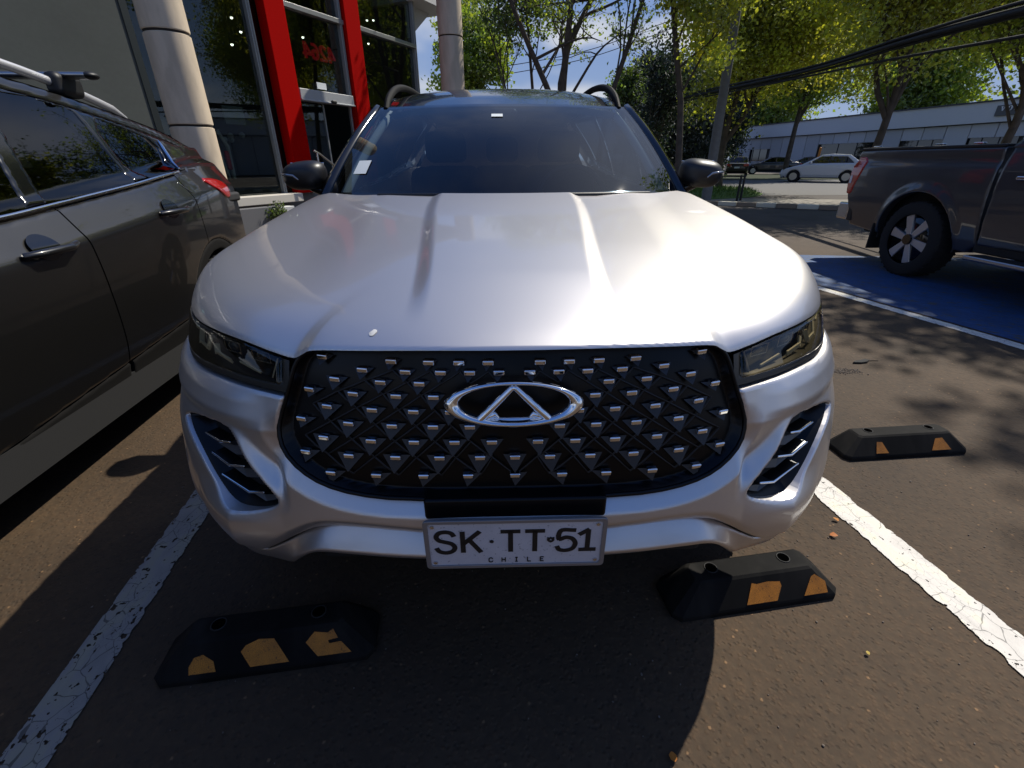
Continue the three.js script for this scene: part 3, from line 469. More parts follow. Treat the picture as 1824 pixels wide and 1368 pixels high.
// fenders, doors and quarter panels as one run of panels with shut lines
const beltY = (S) => smoothInterp(S, [1.2, 1.5, 2.2, 3.0, 3.9], [1.0, 1.045, 1.07, 1.10, 1.17]);
const topAt = (a, S) => (S < 1.5 ? (S < 0.45 ? hoodEdgeY(Math.min(90, Math.abs(a) * 60)) - 0.002 : shoulderY(S) - 0.004) : beltY(S));
for (const side of [1, -1]) {
  const sOf = (A) => (A > 1.5 ? HD + A - 1.5 : skin(A, 0.6)[2]);
  const arch2 = (S, Y) => 0.395 - Math.hypot(S - 3.54, Y - 0.36);
  const panel = (name, a0, a1, lo, mat, extra) => {
    const sd = (a, Y) => { const A = Math.abs(a), q = skin(A, Y), S = q[2], d = A * 60; let r = Math.max(a0 - A, A - a1, lo - Y, Y - topAt(A, S), archAt(A, Y), arch2(S, Y)); if (d < 69.4) r = Math.max(r, Math.min(lampTop(d) - Y, Y - bumpTop(d)) < 0 ? r : 0.001, d < 69 && Y > bumpTop(d) ? 0.002 : -1); if (A < 1.095) r = Math.max(r, 0.001); return r; };
    const u = side > 0 ? [a0, a1, Math.ceil((a1 - a0) / 0.012)] : [-a1, -a0, Math.ceil((a1 - a0) / 0.012)];
    return part(car, name, patch({ u, v: [lo, 1.2, 70], sd, pos: (a, Y, d) => skinK(a, Y, bevel(d, 0.006) + 0.010 * sstep(0.50, 0.42, Y) + (Math.abs(a) > 1.5 ? 0.14 * Math.max(0, (Math.abs(a) - 4.4)) ** 2 : 0)), skirt: (q) => [q[0] - side * 0.05, q[1], q[2]] }), mat || M.silver);
  };
  panel('fender', 1.095, 1.93, 0.30); const fd = panel('front_door', 1.936, 2.95, 0.34); const rd = panel('rear_door', 2.956, 3.86, 0.34); panel('rear_quarter', 3.866, 5.05, 0.34);
  part(fd, 'handle', box(0.03, 0.028, 0.17, side * 0.922, 0.97, -2.18, 0.01), M.chromeDull); part(rd, 'handle', box(0.03, 0.028, 0.17, side * 0.922, 0.99, -3.06, 0.01), M.chromeDull);
  part(car, 'sill', box(0.07, 0.12, 2.0, side * 0.88, 0.33, -2.2, 0.02), M.matte);
}
// greenhouse
const wsB = (s) => [0.79 * s, 1.088 - 0.012 * s * s, 1.235 + 0.29 * s * s], wsH = (s) => [0.642 * s, 1.474 + 0.004 - 0.006 * s * s, 2.0 + 0.12 * s * s];
const roofY = (S) => smoothInterp(S, [2.0, 2.2, 2.45, 2.7, 3.0, 3.4, 3.8, 4.05], [1.474, 1.535, 1.592, 1.622, 1.636, 1.625, 1.585, 1.54]);
const roofHalf = (S) => smoothInterp(S, [2.0, 2.5, 3.2, 4.0], [0.635, 0.65, 0.63, 0.57]);
{
  const W = (s, t) => { const a = wsB(s), b = wsH(s), k = 4 * t * (1 - t) * 0.022; return K(lerp(a[0], b[0], t), lerp(a[1], b[1], t) + k, lerp(a[2], b[2], t) - k * 0.5); };
  part(car, 'windshield', patch({ u: [-1, 1, 60], v: [0, 1, 30], pos: (s, t) => W(s, t) }), M.glass);
  // black printed border of the screen
  part(car, 'screen_border', patch({ u: [-1, 1, 80], v: [0, 1, 60], sd: (s, t) => -Math.min(1 - Math.abs(s) - 0.0, 1) < 0 ? Math.max(-1, -(Math.max(Math.abs(s) - 0.972, 0.05 - t, t - 0.965))) : 1, pos: (s, t) => { const q = W(s, t); return [q[0], q[1] - 0.004, q[2] - 0.002]; } }), M.black);
  part(car, 'cowl', patch({ u: [-0.82, 0.82, 60], v: [0, 1, 6], pos: (x, t) => K(x, lerp(hoodTop(x, 1.2) - 0.035, 1.078, t), lerp(cowlS(x) - 0.05, wsB(x / 0.775)[2] + 0.02, t)) }), M.satin);
  for (const s of [1, -1]) {
    const P = []; for (let i = 0; i <= 10; i++) { const t = i / 10, q = W(s, t); P.push([q[0] + s * 0.018, q[1] - 0.006, q[2] - 0.022]); }
    part(car, 'pillar', tube(P, P.map((_, i) => lerp(0.028, 0.025, i / 10)), 10), M.black);
    part(car, 'pillar_trim', tube(P.map(([x, y, z]) => [x - s * 0.065, y - 0.022, z - 0.012]), 0.020, 8), M.interiorLight);
  }
  // roof
  const hs = (S) => Math.max(S, 2.0);
  part(car, 'roof', patch({ u: [-1, 1, 50], v: [0, 1, 60], pos: (w, t) => { const S = lerp(wsH(w)[2] + 0.006, 4.02, t); const h = roofHalf(S), e = Math.pow(Math.abs(w), 3); return K(w * h * 1.02, roofY(S - 0.12 * w * w * (1 - t)) - 0.045 * e - 0.01 * w * w * (1 - t) * 0, S); }, skirt: [0, -0.03, 0] }), M.roofBlack);
  for (const s of [1, -1]) {
    const P = []; for (let i = 0; i <= 24; i++) { const t = i / 24, S = lerp(2.10, 3.85, t); P.push(K(s * (roofHalf(S) - 0.030), roofY(S) - 0.045 + 0.054 * Math.pow(Math.sin(Math.PI * clamp(t, 0.0, 1)), 0.42), S)); }
    part(car, 'roof_rail', tube(P, P.map((_, i) => (i < 2 || i > 22 ? 0.015 : 0.019)), 10), phys([0.004, 0.004, 0.004], 0.7, 0, { specularIntensity: 0.3 }));
    // side windows and their frames
    const bx = (S) => 0.905 - 0.02 * sstep(1.5, 2, S), sideP = (S, t) => { const y0 = beltY(S) - 0.01, y1 = (S < 2.15 ? interp(S, [1.5, 2.15], [1.06, 1.48]) : roofY(S) - 0.05), h = S < 2.15 ? interp(S, [1.5, 2.15], [0.80, 0.625]) : roofHalf(S) + 0.005; return K(s * lerp(bx(S) - 0.02, h, t) + s * 0.02 * Math.sin(Math.PI * t), lerp(y0, Math.max(y0 + 0.01, y1), t), S); };
    const win = (name, S0, S1) => part(car, name, patch({ u: [S0, S1, 24], v: [0.02, 0.92, 12], pos: sideP }), M.darkGlass);
    win('side_window', 1.62, 2.36); win('side_window', 2.44, 3.18); win('side_window', 3.26, 3.78);
    part(car, 'window_frame', [patch({ u: [1.5, 4.36, 70], v: [0, 1, 30], sd: (S, t) => { const inW = Math.max(t - 0.90, 0.03 - t, Math.min(Math.max(1.63 - S, S - 2.35), Math.max(2.45 - S, S - 3.17), Math.max(3.27 - S, S - 3.77))); return -inW; }, pos: (S, t) => { const q = sideP(S, t); return [q[0] - s * 0.004, q[1], q[2]]; } })], M.black);
  }
  // tail: hatch
  part(car, 'tailgate', patch({ u: [-1, 1, 30], v: [0, 1, 30], pos: (w, t) => { const Y = lerp(0.35, 1.52, t), h = interp(Y, [0.35, 1.0, 1.15, 1.52], [0.84, 0.86, 0.80, 0.55]), S = interp(Y, [0.35, 0.9, 1.1, 1.52], [4.40, 4.44, 4.38, 4.03]); return K(w * h, Y, S - 0.12 * w * w); } }), M.silver);
  part(car, 'rear_window', patch({ u: [-0.85, 0.85, 12], v: [1.13, 1.46, 8], pos: (w, Y) => { const h = interp(Y, [1.15, 1.52], [0.80, 0.55]), S = interp(Y, [1.1, 1.52], [4.38, 4.03]); return K(w * h, Y, S - 0.12 * w * w + 0.006); } }), M.darkGlass);
  // wipers
  for (const [x0, x1] of [[-0.52, -0.02], [0.10, 0.62]]) part(car, 'wiper', tube([K(x0, wsB(x0 / 0.775)[1] + 0.012, wsB(x0 / 0.775)[2] - 0.02), K((x0 + x1) / 2, 1.098, 1.26), K(x1, wsB(x1 / 0.775)[1] + 0.010, wsB(x1 / 0.775)[2] + 0.004)], 0.008, 6), M.satin);
  // stickers inside the glass
  const st = (s0, s1, t0, t1, name) => part(car, name, patch({ u: [s0, s1, 4], v: [t0, t1, 4], pos: (s, t) => { const q = W(s, t); return [q[0], q[1] + 0.003, q[2] + 0.002]; } }), M.paper);
  st(-0.085, -0.005, 0.775, 0.815, 'sticker'); st(-0.885, -0.80, 0.19, 0.31, 'sticker');
}
// cabin
{
  const cab = new THREE.Group(); cab.name = 'cabin'; car.add(cab);
  part(cab, 'dashboard', patch({ u: [-1, 1, 30], v: [0, 1, 14], pos: (s, t) => K(s * 0.76, lerp(1.055, 0.99, t) + 0.03 * Math.sin(t * 3.1) + 0.05 * Math.exp(-(((s - 0.46) / 0.2) ** 2)) * sstep(0.2, 0.8, t), lerp(1.34, 1.86, t)), skirt: [0, -0.4, 0] }), M.interior);
  const wheel = part(cab, 'steering_wheel', [new THREE.TorusGeometry(0.185, 0.016, 12, 40), box(0.34, 0.05, 0.02, 0, -0.01, 0, 0.01), new THREE.CylinderGeometry(0.06, 0.06, 0.04, 20).rotateX(Math.PI / 2)], M.satin); wheel.position.set(0.37, 1.02, -1.98); wheel.rotation.x = -0.42 + Math.PI;
  for (const [x, S] of [[-0.37, 2.55], [0.37, 2.55], [-0.42, 3.4], [0, 3.4], [0.42, 3.4]]) {
    const seat = part(cab, 'seat', [box(0.46, 0.62, 0.16, 0, 0.88, 0, 0.07, -0.2), box(0.48, 0.16, 0.5, 0, 0.58, 0.28, 0.06)], M.interior); seat.position.set(x, 0, -S);
    part(seat, 'headrest', box(0.26, 0.18, 0.11, 0, 1.30, -0.10, 0.05), M.interior);
  }
  part(cab, 'rear_view_mirror', [box(0.23, 0.065, 0.03, 0, 1.395, -1.98, 0.02), box(0.14, 0.05, 0.09, 0, 1.43, -1.99, 0.02)], M.satin);
  part(cab, 'cabin_floor', [box(1.6, 0.05, 2.9, 0, 0.42, -2.7), box(1.2, 0.5, 0.05, 0, 0.7, -1.4)], M.matte);
  part(cab, 'headliner', patch({ u: [-1, 1, 12], v: [2.12, 3.95, 16], pos: (w, S) => K(w * roofHalf(S) * 0.97, roofY(S) - 0.045 - 0.03 * w * w, S) }), M.interior);
}
// door mirrors
for (const s of [1, -1]) {
  const mr = new THREE.Group(); mr.name = 'door_mirror'; car.add(mr); mr.scale.setScalar(0.82); mr.position.set(s * 0.920, 1.165, -1.66);
  const g = new THREE.SphereGeometry(1, 40, 28), p = g.attributes.position; for (let i = 0; i < p.count; i++) { let x = p.getX(i), y = p.getY(i), z = p.getZ(i); const pw = (v, e) => Math.sign(v) * Math.pow(Math.abs(v), e); x = pw(x, 0.72); y = pw(y, 0.78); const k = 1 - 0.18 * (x * s * 0.5 + 0.5); p.setXYZ(i, x * 0.118, y * 0.078 * (y > 0 ? k : 1) - 0.006 * x * s, z > 0 ? z * 0.10 : pw(z, 0.4) * 0.05); } g.computeVertexNormals();
  part(mr, 'mirror_cap', g, s > 0 ? phys([0.035, 0.035, 0.036], 0.42, 0.5) : std([0.010, 0.010, 0.011], 0.4));
  part(mr, 'turn_signal', tube([[s * 0.115, 0.004, 0.045], [s * 0.075, 0.003, 0.090], [s * 0.03, -0.002, 0.101], [s * 0.005, -0.022, 0.100]], [0.006, 0.007, 0.007, 0.004], 8), phys([0.30, 0.30, 0.31], 0.06, 0.6, { clearcoat: 1 }));
  part(mr, 'mirror_glass', box(0.19, 0.125, 0.006, 0, 0, -0.056, 0.003), M.chrome);
  part(mr, 'arm', tube([[-s * 0.02, -0.055, -0.01], [-s * 0.09, -0.085, -0.01], [-s * 0.16, -0.10, 0.0]], [0.03, 0.032, 0.036], 10), M.black);
  part(mr, 'trim_triangle', [box(0.02, 0.11, 0.16, -s * 0.155, -0.075, -0.03, 0.008)], M.black);
}
// wheels
function wheelGroup(parent, x, y, z, r, w, face, rimR, spokes, rimMat, darkMat) {
  const wl = new THREE.Group(); wl.name = 'wheel'; wl.position.set(x, y, z); parent.add(wl);
  const prof = [[rimR * 0.96, -w / 2 + 0.01], [rimR * 1.04, -w / 2], [r * 0.93, -w / 2 + 0.004], [r * 0.985, -w / 2 + 0.025], [r, -w / 2 + 0.05], [r, w / 2 - 0.05], [r * 0.985, w / 2 - 0.025], [r * 0.93, w / 2 - 0.004], [rimR * 1.04, w / 2], [rimR * 0.96, w / 2 - 0.01]].map(([a, b]) => new THREE.Vector2(a, b));
  const ty = new THREE.LatheGeometry(prof, 56).rotateZ(-Math.PI / 2); const tread = []; for (let i = 0; i < 72; i++) { const t = i / 72 * 6.2832, b = box(w * 0.34, 0.012, r * 0.05, (i % 2 ? 1 : -1) * w * 0.25, 0, 0); b.translate(0, r - 0.002, 0); b.rotateX(t); tread.push(b); }
  part(wl, 'tyre', [ty, ...tread], M.tyre);
  const rim = part(wl, 'rim', [new THREE.LatheGeometry([[rimR * 0.97, -w / 2 + 0.02], [rimR * 0.985, w / 2 - 0.012], [rimR * 0.94, w / 2 - 0.012], [rimR * 0.90, w / 2 - 0.05], [rimR * 0.88, -w / 2 + 0.03], [0.01, -w / 2 + 0.05]].map(([a, b]) => new THREE.Vector2(a, b)), 48).rotateZ(-Math.PI / 2)], darkMat);
  for (let i = 0; i < spokes; i++) { const t = i / spokes * 6.2832 + 0.3, sh = new THREE.Shape([[-0.028, 0.05], [0.028, 0.05], [rimR * 0.20, rimR * 0.91], [rimR * 0.02, rimR * 0.93], [-rimR * 0.17, rimR * 0.91]].map(([a, b]) => new THREE.Vector2(a * 0.86, b))); const g = new THREE.ExtrudeGeometry(sh, { depth: 0.022, bevelEnabled: true, bevelThickness: 0.006, bevelSize: 0.006, bevelSegments: 2 }); g.rotateZ(t).translate(0, 0, -0.012).rotateY(face * Math.PI / 2).translate(face * (w / 2 - 0.035), 0, 0); part(rim, 'spoke', g, rimMat); }
  part(rim, 'hub_cap', new THREE.CylinderGeometry(0.055, 0.065, 0.04, 24).rotateZ(Math.PI / 2).translate(face * (w / 2 - 0.022), 0, 0), darkMat);
  return wl;
}
for (const s of [1, -1]) for (const S of [0.87, 3.54]) { wheelGroup(car, s * 0.79, 0.345, -S, 0.345, 0.23, s, 0.235, 5, M.chromeDull, M.satin); part(car, 'arch_liner', new THREE.CylinderGeometry(0.40, 0.40, 0.30, 32, 1, true, 0, Math.PI).rotateX(Math.PI / 2).rotateZ(0).rotateY(Math.PI / 2).translate(s * 0.75, 0.36, -S), M.matte); }

// ───────────────────────── rubber wheel stops
const reflectTex = tex(256, 256, (u, v, c) => { const [a, b] = cells(u * 46, v * 46, 46, 55), n = fbm(u * 6, v * 6, 3, 6, 56); const k = (0.75 + 0.5 * (n - 0.5)) * (b - a < 0.12 ? 0.35 : 1); c[0] = 0.72 * k; c[1] = 0.26 * k; c[2] = 0.016 * k; });
const orange = std([1, 1, 1], 0.5, 0, { map: reflectTex });
const rubberTex = tex(512, 512, (u, v, c) => { const n = fbm(u * 14, v * 14, 5, 14, 65), d = sstep(0.52, 0.75, fbm(u * 5, v * 5, 4, 5, 66)); const k = 0.6 + 0.8 * (n - 0.5); c[0] = 0.0075 * k + 0.010 * d; c[1] = 0.0072 * k + 0.009 * d; c[2] = 0.007 * k + 0.0075 * d; });
const stopRubber = phys([1, 1, 1], 0.8, 0, { specularIntensity: 0.35, map: rubberTex, bumpMap: rubberTex, bumpScale: 0.003 });
function wheelStop(label, x, z, ry, marks, len = 0.56) {          // origin: middle of the front bottom edge
  const t = thing('wheel_stop', label, 'wheel stop', [x, 0, z], ry, 'black rubber wheel stops with orange reflective patches');
  const h = 0.095, d = 0.15, i = 0.062, e = 0.075, L = len / 2, P = [], idx = [];
  // a truncated wedge with a small vertical foot all round
  const ring = (y, hx, zf, zb, ch) => { P.push(-hx + ch, y, zf, hx - ch, y, zf, hx, y, zf - ch, hx, y, zb + ch, hx - ch, y, zb, -hx + ch, y, zb, -hx, y, zb + ch, -hx, y, zf - ch); };
  ring(0.001, L, 0, -d, 0.022); ring(0.016, L, 0, -d, 0.022); ring(0.022, L - 0.004, -0.003, -d + 0.003, 0.02); ring(h - 0.006, L - e, -i + 0.014, -d + 0.022, 0.012); ring(h, L - e - 0.008, -i + 0.006, -d + 0.03, 0.012);
  for (let r = 0; r < 4; r++) for (let k = 0; k < 8; k++) { const a = r * 8 + k, b = r * 8 + (k + 1) % 8; idx.push(a, b, a + 8, b, b + 8, a + 8); } for (let k = 1; k < 7; k++) idx.push(32, 32 + k, 33 + k);
  let g = new THREE.BufferGeometry(); g.setAttribute('position', new THREE.Float32BufferAttribute(P, 3)); g.setIndex(idx); g = g.toNonIndexed(); g.computeVertexNormals();
  const u = new Float32Array(g.attributes.position.count * 2); for (let k = 0; k < u.length / 2; k++) { u[k * 2] = g.attributes.position.getX(k) * 2; u[k * 2 + 1] = (g.attributes.position.getZ(k) + g.attributes.position.getY(k)) * 2; } g.setAttribute('uv', new THREE.BufferAttribute(u, 2));
  part(t, 'body', g, stopRubber);
  for (const hx of [-L + e + 0.075, L - e - 0.075]) { part(t, 'bolt_hole', [new THREE.CylinderGeometry(0.018, 0.018, 0.002, 24).translate(hx, h + 0.0008, -0.096)], phys([0.0008, 0.0008, 0.0008], 1, 0, { specularIntensity: 0 })); part(t, 'washer', new THREE.TorusGeometry(0.0185, 0.0022, 6, 24).rotateX(Math.PI / 2).translate(hx, h + 0.0005, -0.096), M.rubber); }
  // orange patches let into the sloping face: t 0..1 up the slope
  const S = (x, q, out) => { const y0 = 0.022, y1 = h - 0.006, z0 = -0.003, z1 = -i + 0.014; const ny = Math.hypot(y1 - y0, z1 - z0); return [x, lerp(y0, y1, q) + out * (z0 - z1) / ny, lerp(z0, z1, q) + out * (y1 - y0) / ny]; };
  for (const poly of marks) {
    const sh = new THREE.ShapeGeometry(new THREE.Shape(poly.map(([a, b]) => new THREE.Vector2(a, b)))), p = sh.attributes.position; const uv = []; for (let k = 0; k < p.count; k++) { const a = p.getX(k), b = p.getY(k), q = S(a, b, 0.0016); p.setXYZ(k, ...q); uv.push(a * 6, b * 0.5); } sh.setAttribute('uv', new THREE.Float32BufferAttribute(uv, 2)); sh.computeVertexNormals(); part(t, 'reflector', sh, orange);
  }
  return t;
}
wheelStop('black rubber wheel stop with two orange patches under the right end of the silver bumper', 0.742, -0.938, 9.0 * Math.PI / 180, [[[-0.045, 0.06], [0.055, 0.06], [0.075, 0.55], [0.072, 0.72], [0.03, 0.78], [-0.004, 0.74], [-0.02, 0.80]], [[0.145, 0.08], [0.225, 0.08], [0.222, 0.50], [0.190, 0.80], [0.178, 0.74]]], 0.545);
wheelStop('black rubber wheel stop with three torn orange patches in the shade of the silver bumper', -0.655, -0.755, 8.2 * Math.PI / 180, [[[-0.185, 0.10], [-0.120, 0.10], [-0.125, 0.42], [-0.150, 0.66], [-0.172, 0.60], [-0.185, 0.34]], [[-0.035, 0.10], [0.062, 0.10], [0.025, 0.88], [-0.012, 0.92], [-0.045, 0.78], [-0.058, 0.60]], [[0.135, 0.14], [0.222, 0.14], [0.196, 0.52], [0.165, 0.50], [0.162, 0.60], [0.188, 0.64], [0.176, 0.94], [0.162, 0.84], [0.128, 0.92], [0.105, 0.62]]], 0.56);
wheelStop('black rubber wheel stop lying alone in the empty bay on the right', 1.795, -1.715, 5.0 * Math.PI / 180, [[[-0.16, 0.10], [-0.10, 0.10], [-0.125, 0.72], [-0.15, 0.74]], [[0.11, 0.10], [0.205, 0.10], [0.17, 0.78], [0.135, 0.76]]], 0.60);

// ───────────────────────── the dark brown-grey SUV on the left: S back along its flank
{
  const t = thing('brown_suv', 'dark grey-brown SUV with silver roof rails parked close on the left', 'car', [-1.55, 0, 0], 5 * Math.PI / 180);
  const SK = (X, Y, S) => [X, Y, -S];
  const prof = (Y) => smoothInterp(Y, [0.18, 0.26, 0.33, 0.5, 0.75, 0.90, 0.935, 0.96, 1.06], [-0.085, -0.058, -0.05, -0.010, 0.006, 0.002, -0.006, -0.022, -0.085]);
  const glassX = (Y) => -0.090 - 0.36 * (Y - 1.06) - 0.16 * (Y - 1.06) ** 2;
  const taper = (S) => -0.085 * Math.max(0, S - 2.35) ** 2 - 0.10 * Math.max(0, 0.2 - S) ** 2;
  const belt = (S) => smoothInterp(S, [-0.9, 0, 0.8, 1.66, 1.94, 2.46, 2.8, 3.3], [0.95, 0.98, 1.0, 1.043, 1.068, 1.12, 1.158, 1.20]);
  const flank = (S, Y) => (Y > belt(S) ? lerp(prof(belt(S)), glassX(Y), sstep(0, 0.05, Y - belt(S))) : prof(Y - (belt(S) - 1.06) * sstep(0.6, 1.06, Y))) + taper(S);
  const wheelC = [[2.97, 0.345], [0.28, 0.345]], arch = (S, Y, r = 0.385) => Math.max(...wheelC.map(([a, b]) => r - Math.hypot(S - a, (Y - b))));
  const clad = (S) => 0.335 + (S - 1.28) * 0.085;
  const roofLine = (S) => smoothInterp(S, [0.55, 1.2, 1.9, 2.2, 2.45, 2.8, 3.2, 3.5], [1.50, 1.57, 1.555, 1.535, 1.505, 1.45, 1.385, 1.31]);
  const skirtIn = (q) => [q[0] - 0.035, q[1], q[2]];
  const panel = (name, S0, S1, y0, y1, mat, cutArch = 0.385, extra) => part(t, name, patch({ u: [S0, S1, Math.ceil((S1 - S0) / 0.014)], v: [0.16, 1.62, 130], sd: (S, Y) => Math.max(y0(S) - Y, Y - y1(S), cutArch ? arch(S, Y, cutArch) : -1, extra ? extra(S, Y) : -1), pos: (S, Y, d) => { const q = bevel(d, 0.007); return SK(flank(S, Y) - q, Y, S); }, skirt: skirtIn }), mat);
  const beltM = (S) => belt(S) - 0.012;
  const gap = (Y) => 1.945 + 0.02 * sstep(0.9, 0.5, Y);
  const fd = panel('front_door', 0.78, 1.945, (S) => clad(S) + 0.004, beltM, M.greyBrown);
  const rd = panel('rear_door', 1.953, 2.86, (S) => clad(S) + 0.004, beltM, M.greyBrown, 0.45);
  panel('front_fender', -0.85, 0.772, (S) => 0.36, (S) => belt(S) - 0.02, M.greyBrown, 0.45);
  // quarter panel sweeps up to the roof
  const glassPoly = { f: sdPoly([[0.72, 1.0], [1.0, 1.20], [1.36, 1.44], [1.72, 1.492], [1.97, 1.485], [1.835, 1.072], [1.66, 1.046]]), r: sdPoly([[2.055, 1.478], [2.30, 1.466], [2.485, 1.436], [2.512, 1.136], [2.21, 1.104], [1.935, 1.078]]), q: sdPoly(rounded([[2.545, 1.425], [2.80, 1.378], [3.02, 1.325], [2.985, 1.20], [2.90, 1.18], [2.555, 1.142]], 1)) };
  const anyGlass = (S, Y) => Math.min(glassPoly.f(S, Y), glassPoly.r(S, Y), glassPoly.q(S, Y));
  panel('rear_quarter', 2.868, 3.62, (S) => 0.42 + 0.10 * sstep(3.2, 3.6, S), (S) => Math.min(S < 3.05 ? belt(S) + 0.0 : belt(S) + sstep(3.05, 3.12, S) * 0.12, roofLine(S)), M.greyBrown, 0.45);
  panel('window_pillars', 0.70, 3.12, (S) => belt(S) + 0.012, (S) => roofLine(S) - 0.052 - 0.0 * S, M.black, 0, (S, Y) => -anyGlass(S, Y));
  panel('cant_rail', 0.62, 3.40, (S) => Math.max(roofLine(S) - 0.05, belt(S) + 0.02), (S) => roofLine(S), M.greyBrown, 0);
  panel('rear_pillar', 2.93, 3.52, (S) => belt(S) + 0.002, (S) => roofLine(S) - 0.053, M.greyBrown, 0, (S, Y) => -(glassPoly.q(S, Y) - 0.022));
  panel('sill_cladding', 0.64, 2.62, (S) => 0.185, (S) => clad(S), phys([0.010, 0.0095, 0.009], 0.85, 0, { specularIntensity: 0.25 }), 0.385, (S, Y) => (Math.abs(S - 1.945 - 0.02) < 0.003 ? 1 : -1));
  panel('wheel_trim', 2.45, 3.50, () => 0.2, () => 0.9, phys([0.010, 0.0095, 0.009], 0.85, 0, { specularIntensity: 0.25 }), 0.385, (S, Y) => Math.hypot(S - 2.97, Y - 0.345) - 0.446);
  panel('wheel_trim', -0.25, 0.80, () => 0.2, () => 0.9, phys([0.010, 0.0095, 0.009], 0.85, 0, { specularIntensity: 0.25 }), 0.385, (S, Y) => Math.hypot(S - 0.28, Y - 0.345) - 0.446);
  for (const k of ['f', 'r', 'q']) part(t, 'side_window', patch({ u: [0.6, 3.1, 120], v: [0.95, 1.55, 40], sd: (S, Y) => glassPoly[k](S, Y) - 0.004, pos: (S, Y) => SK(flank(S, Y) - 0.006, Y, S) }), M.darkGlass);
  // chrome: waist strip, turned up round the rear quarter light
  const wp = []; for (let i = 0; i <= 30; i++) { const S = lerp(0.72, 2.93, i / 30), Y = belt(S) + 0.003; wp.push(SK(flank(S, Y - 0.004) + 0.004, Y, S)); }
  const qc = [[2.96, 1.185], [3.01, 1.215], [3.045, 1.30], [3.05, 1.335]].map(([S, Y]) => SK(flank(S, Y) + 0.008, Y, S));
  part(t, 'waist_strip', tube(wp, 0.0075, 8), M.chrome); part(t, 'chrome_trim', tube(qc, [0.008, 0.0125, 0.0105, 0.004], 8), M.chrome);
  part(t, 'waist_strip', tube([[2.83, 1.118], [2.885, 1.06]].map(([S, Y]) => SK(flank(S, Y) + 0.001, Y, S)), 0.003, 6), M.chromeDull);
  // door handles over dished recesses
  for (const [d, S, Y] of [[fd, 1.755, 0.930], [rd, 2.585, 0.99]]) {
    const X = flank(S, Y);
    part(d, 'handle', [tube([SK(X + 0.008, Y - 0.002, S - 0.125), SK(X + 0.036, Y, S - 0.07), SK(X + 0.040, Y + 0.001, S + 0.05), SK(X + 0.012, Y + 0.006, S + 0.118)], [0.011, 0.0145, 0.0145, 0.012], 10)], M.greyBrown);
    part(d, 'handle_recess', patch({ u: [-1, 1, 20], v: [-1, 1, 20], sd: (a, b) => Math.hypot(a, b) - 1, pos: (a, b) => SK(flank(S, Y + b * 0.048) + 0.0016, Y + 0.012 + b * 0.046, S - 0.01 + a * 0.062) }), M.black);
  }
  // green and white sticker in the front window
  { const sp = (S, Y) => SK(flank(S, Y) + 0.001, Y, S); part(t, 'sticker', patch({ u: [1.575, 1.632, 4], v: [1.058, 1.098, 4], pos: sp }), std([0.30, 0.62, 0.55], 0.6)); part(t, 'sticker_print', patch({ u: [1.582, 1.612, 4], v: [1.068, 1.080, 4], pos: (S, Y) => { const q = sp(S, Y); q[0] += 0.0008; return q; } }), std([0.04, 0.16, 0.32], 0.6)); }
  // roof
  const W = 1.62;
  part(t, 'roof', patch({ u: [0, 1, 30], v: [0.62, 3.52, 50], pos: (w, S) => { const Y = roofLine(S), x0 = flank(S, Y), x1 = -W - (x0 + 0.2) * 1 ; const k = 1 - Math.abs(w * 2 - 1); return SK(lerp(x0, x1, w), Y + 0.075 * (1 - (1 - k) ** 2.4), S); } }), M.greyBrown);
  part(t, 'far_side', [box(0.06, 0.78, 4.2, -W - 0.12, 0.66, -1.5, 0.03), box(0.05, 0.5, 2.3, -W - 0.02, 1.27, -2.0, 0.02)], M.greyBrown);
  part(t, 'front_end', [box(1.62, 0.62, 0.7, -0.85, 0.66, 0.62, 0.12), box(1.64, 0.10, 1.1, -0.85, 0.99, 0.30, 0.05)], M.greyBrown);
  part(t, 'windscreen', patch({ u: [0, 1, 10], v: [0, 1, 10], pos: (w, q) => SK(lerp(-0.12, -1.58, w), lerp(1.02, 1.52, q), lerp(-0.05, 0.72, q)) }), M.darkGlass);
  part(t, 'tailgate', patch({ u: [0, 1, 20], v: [0, 1, 20], pos: (w, q) => { const Y = lerp(0.3, 1.38, q); const k = 1 - Math.abs(w * 2 - 1); return SK(lerp(-0.22 - 0.15 * q, -1.48 + 0.15 * q, w), Y, interp(Y, [0.3, 0.8, 1.0, 1.38], [3.66, 3.70, 3.66, 3.44]) + 0.12 * Math.min(1, k * 2)); } }), M.greyBrown);
  part(t, 'floor_pan', box(1.62, 0.14, 4.2, -0.86, 0.27, -1.4), M.matte);
  part(t, 'interior', [box(1.4, 0.5, 0.16, -0.84, 0.95, -1.55, 0.06), box(1.4, 0.5, 0.16, -0.84, 0.95, -2.5, 0.06), box(0.24, 0.18, 0.1, -0.45, 1.29, -1.6, 0.04), box(0.24, 0.18, 0.1, -1.2, 1.29, -1.6, 0.04), box(1.5, 0.06, 1.2, -0.84, 1.0, -3.0, 0.02)], M.interior);
  // tail lamp wrapping the corner
  part(t, 'tail_light', patch({ u: [2.98, 3.46, 40], v: [0.98, 1.16, 30], sd: sdPoly(rounded([[3.10, 1.135], [3.34, 1.125], [3.46, 1.10], [3.46, 1.0], [3.36, 1.0], [3.26, 1.05]], 1)), pos: (S, Y, d) => SK(flank(S, Y) + 0.010 - bevel(d, 0.01), Y, S), skirt: [-0.03, 0, 0] }), M.redLamp);
  // silver rails and a cross bar on black feet
  const rail = []; for (let i = 0; i <= 20; i++) { const q = i / 20, S = lerp(1.0, 2.98, q); rail.push(SK(flank(S, roofLine(S)) - 0.055, roofLine(S) + 0.018 + 0.052 * Math.pow(Math.sin(Math.PI * q), 0.45), S)); }
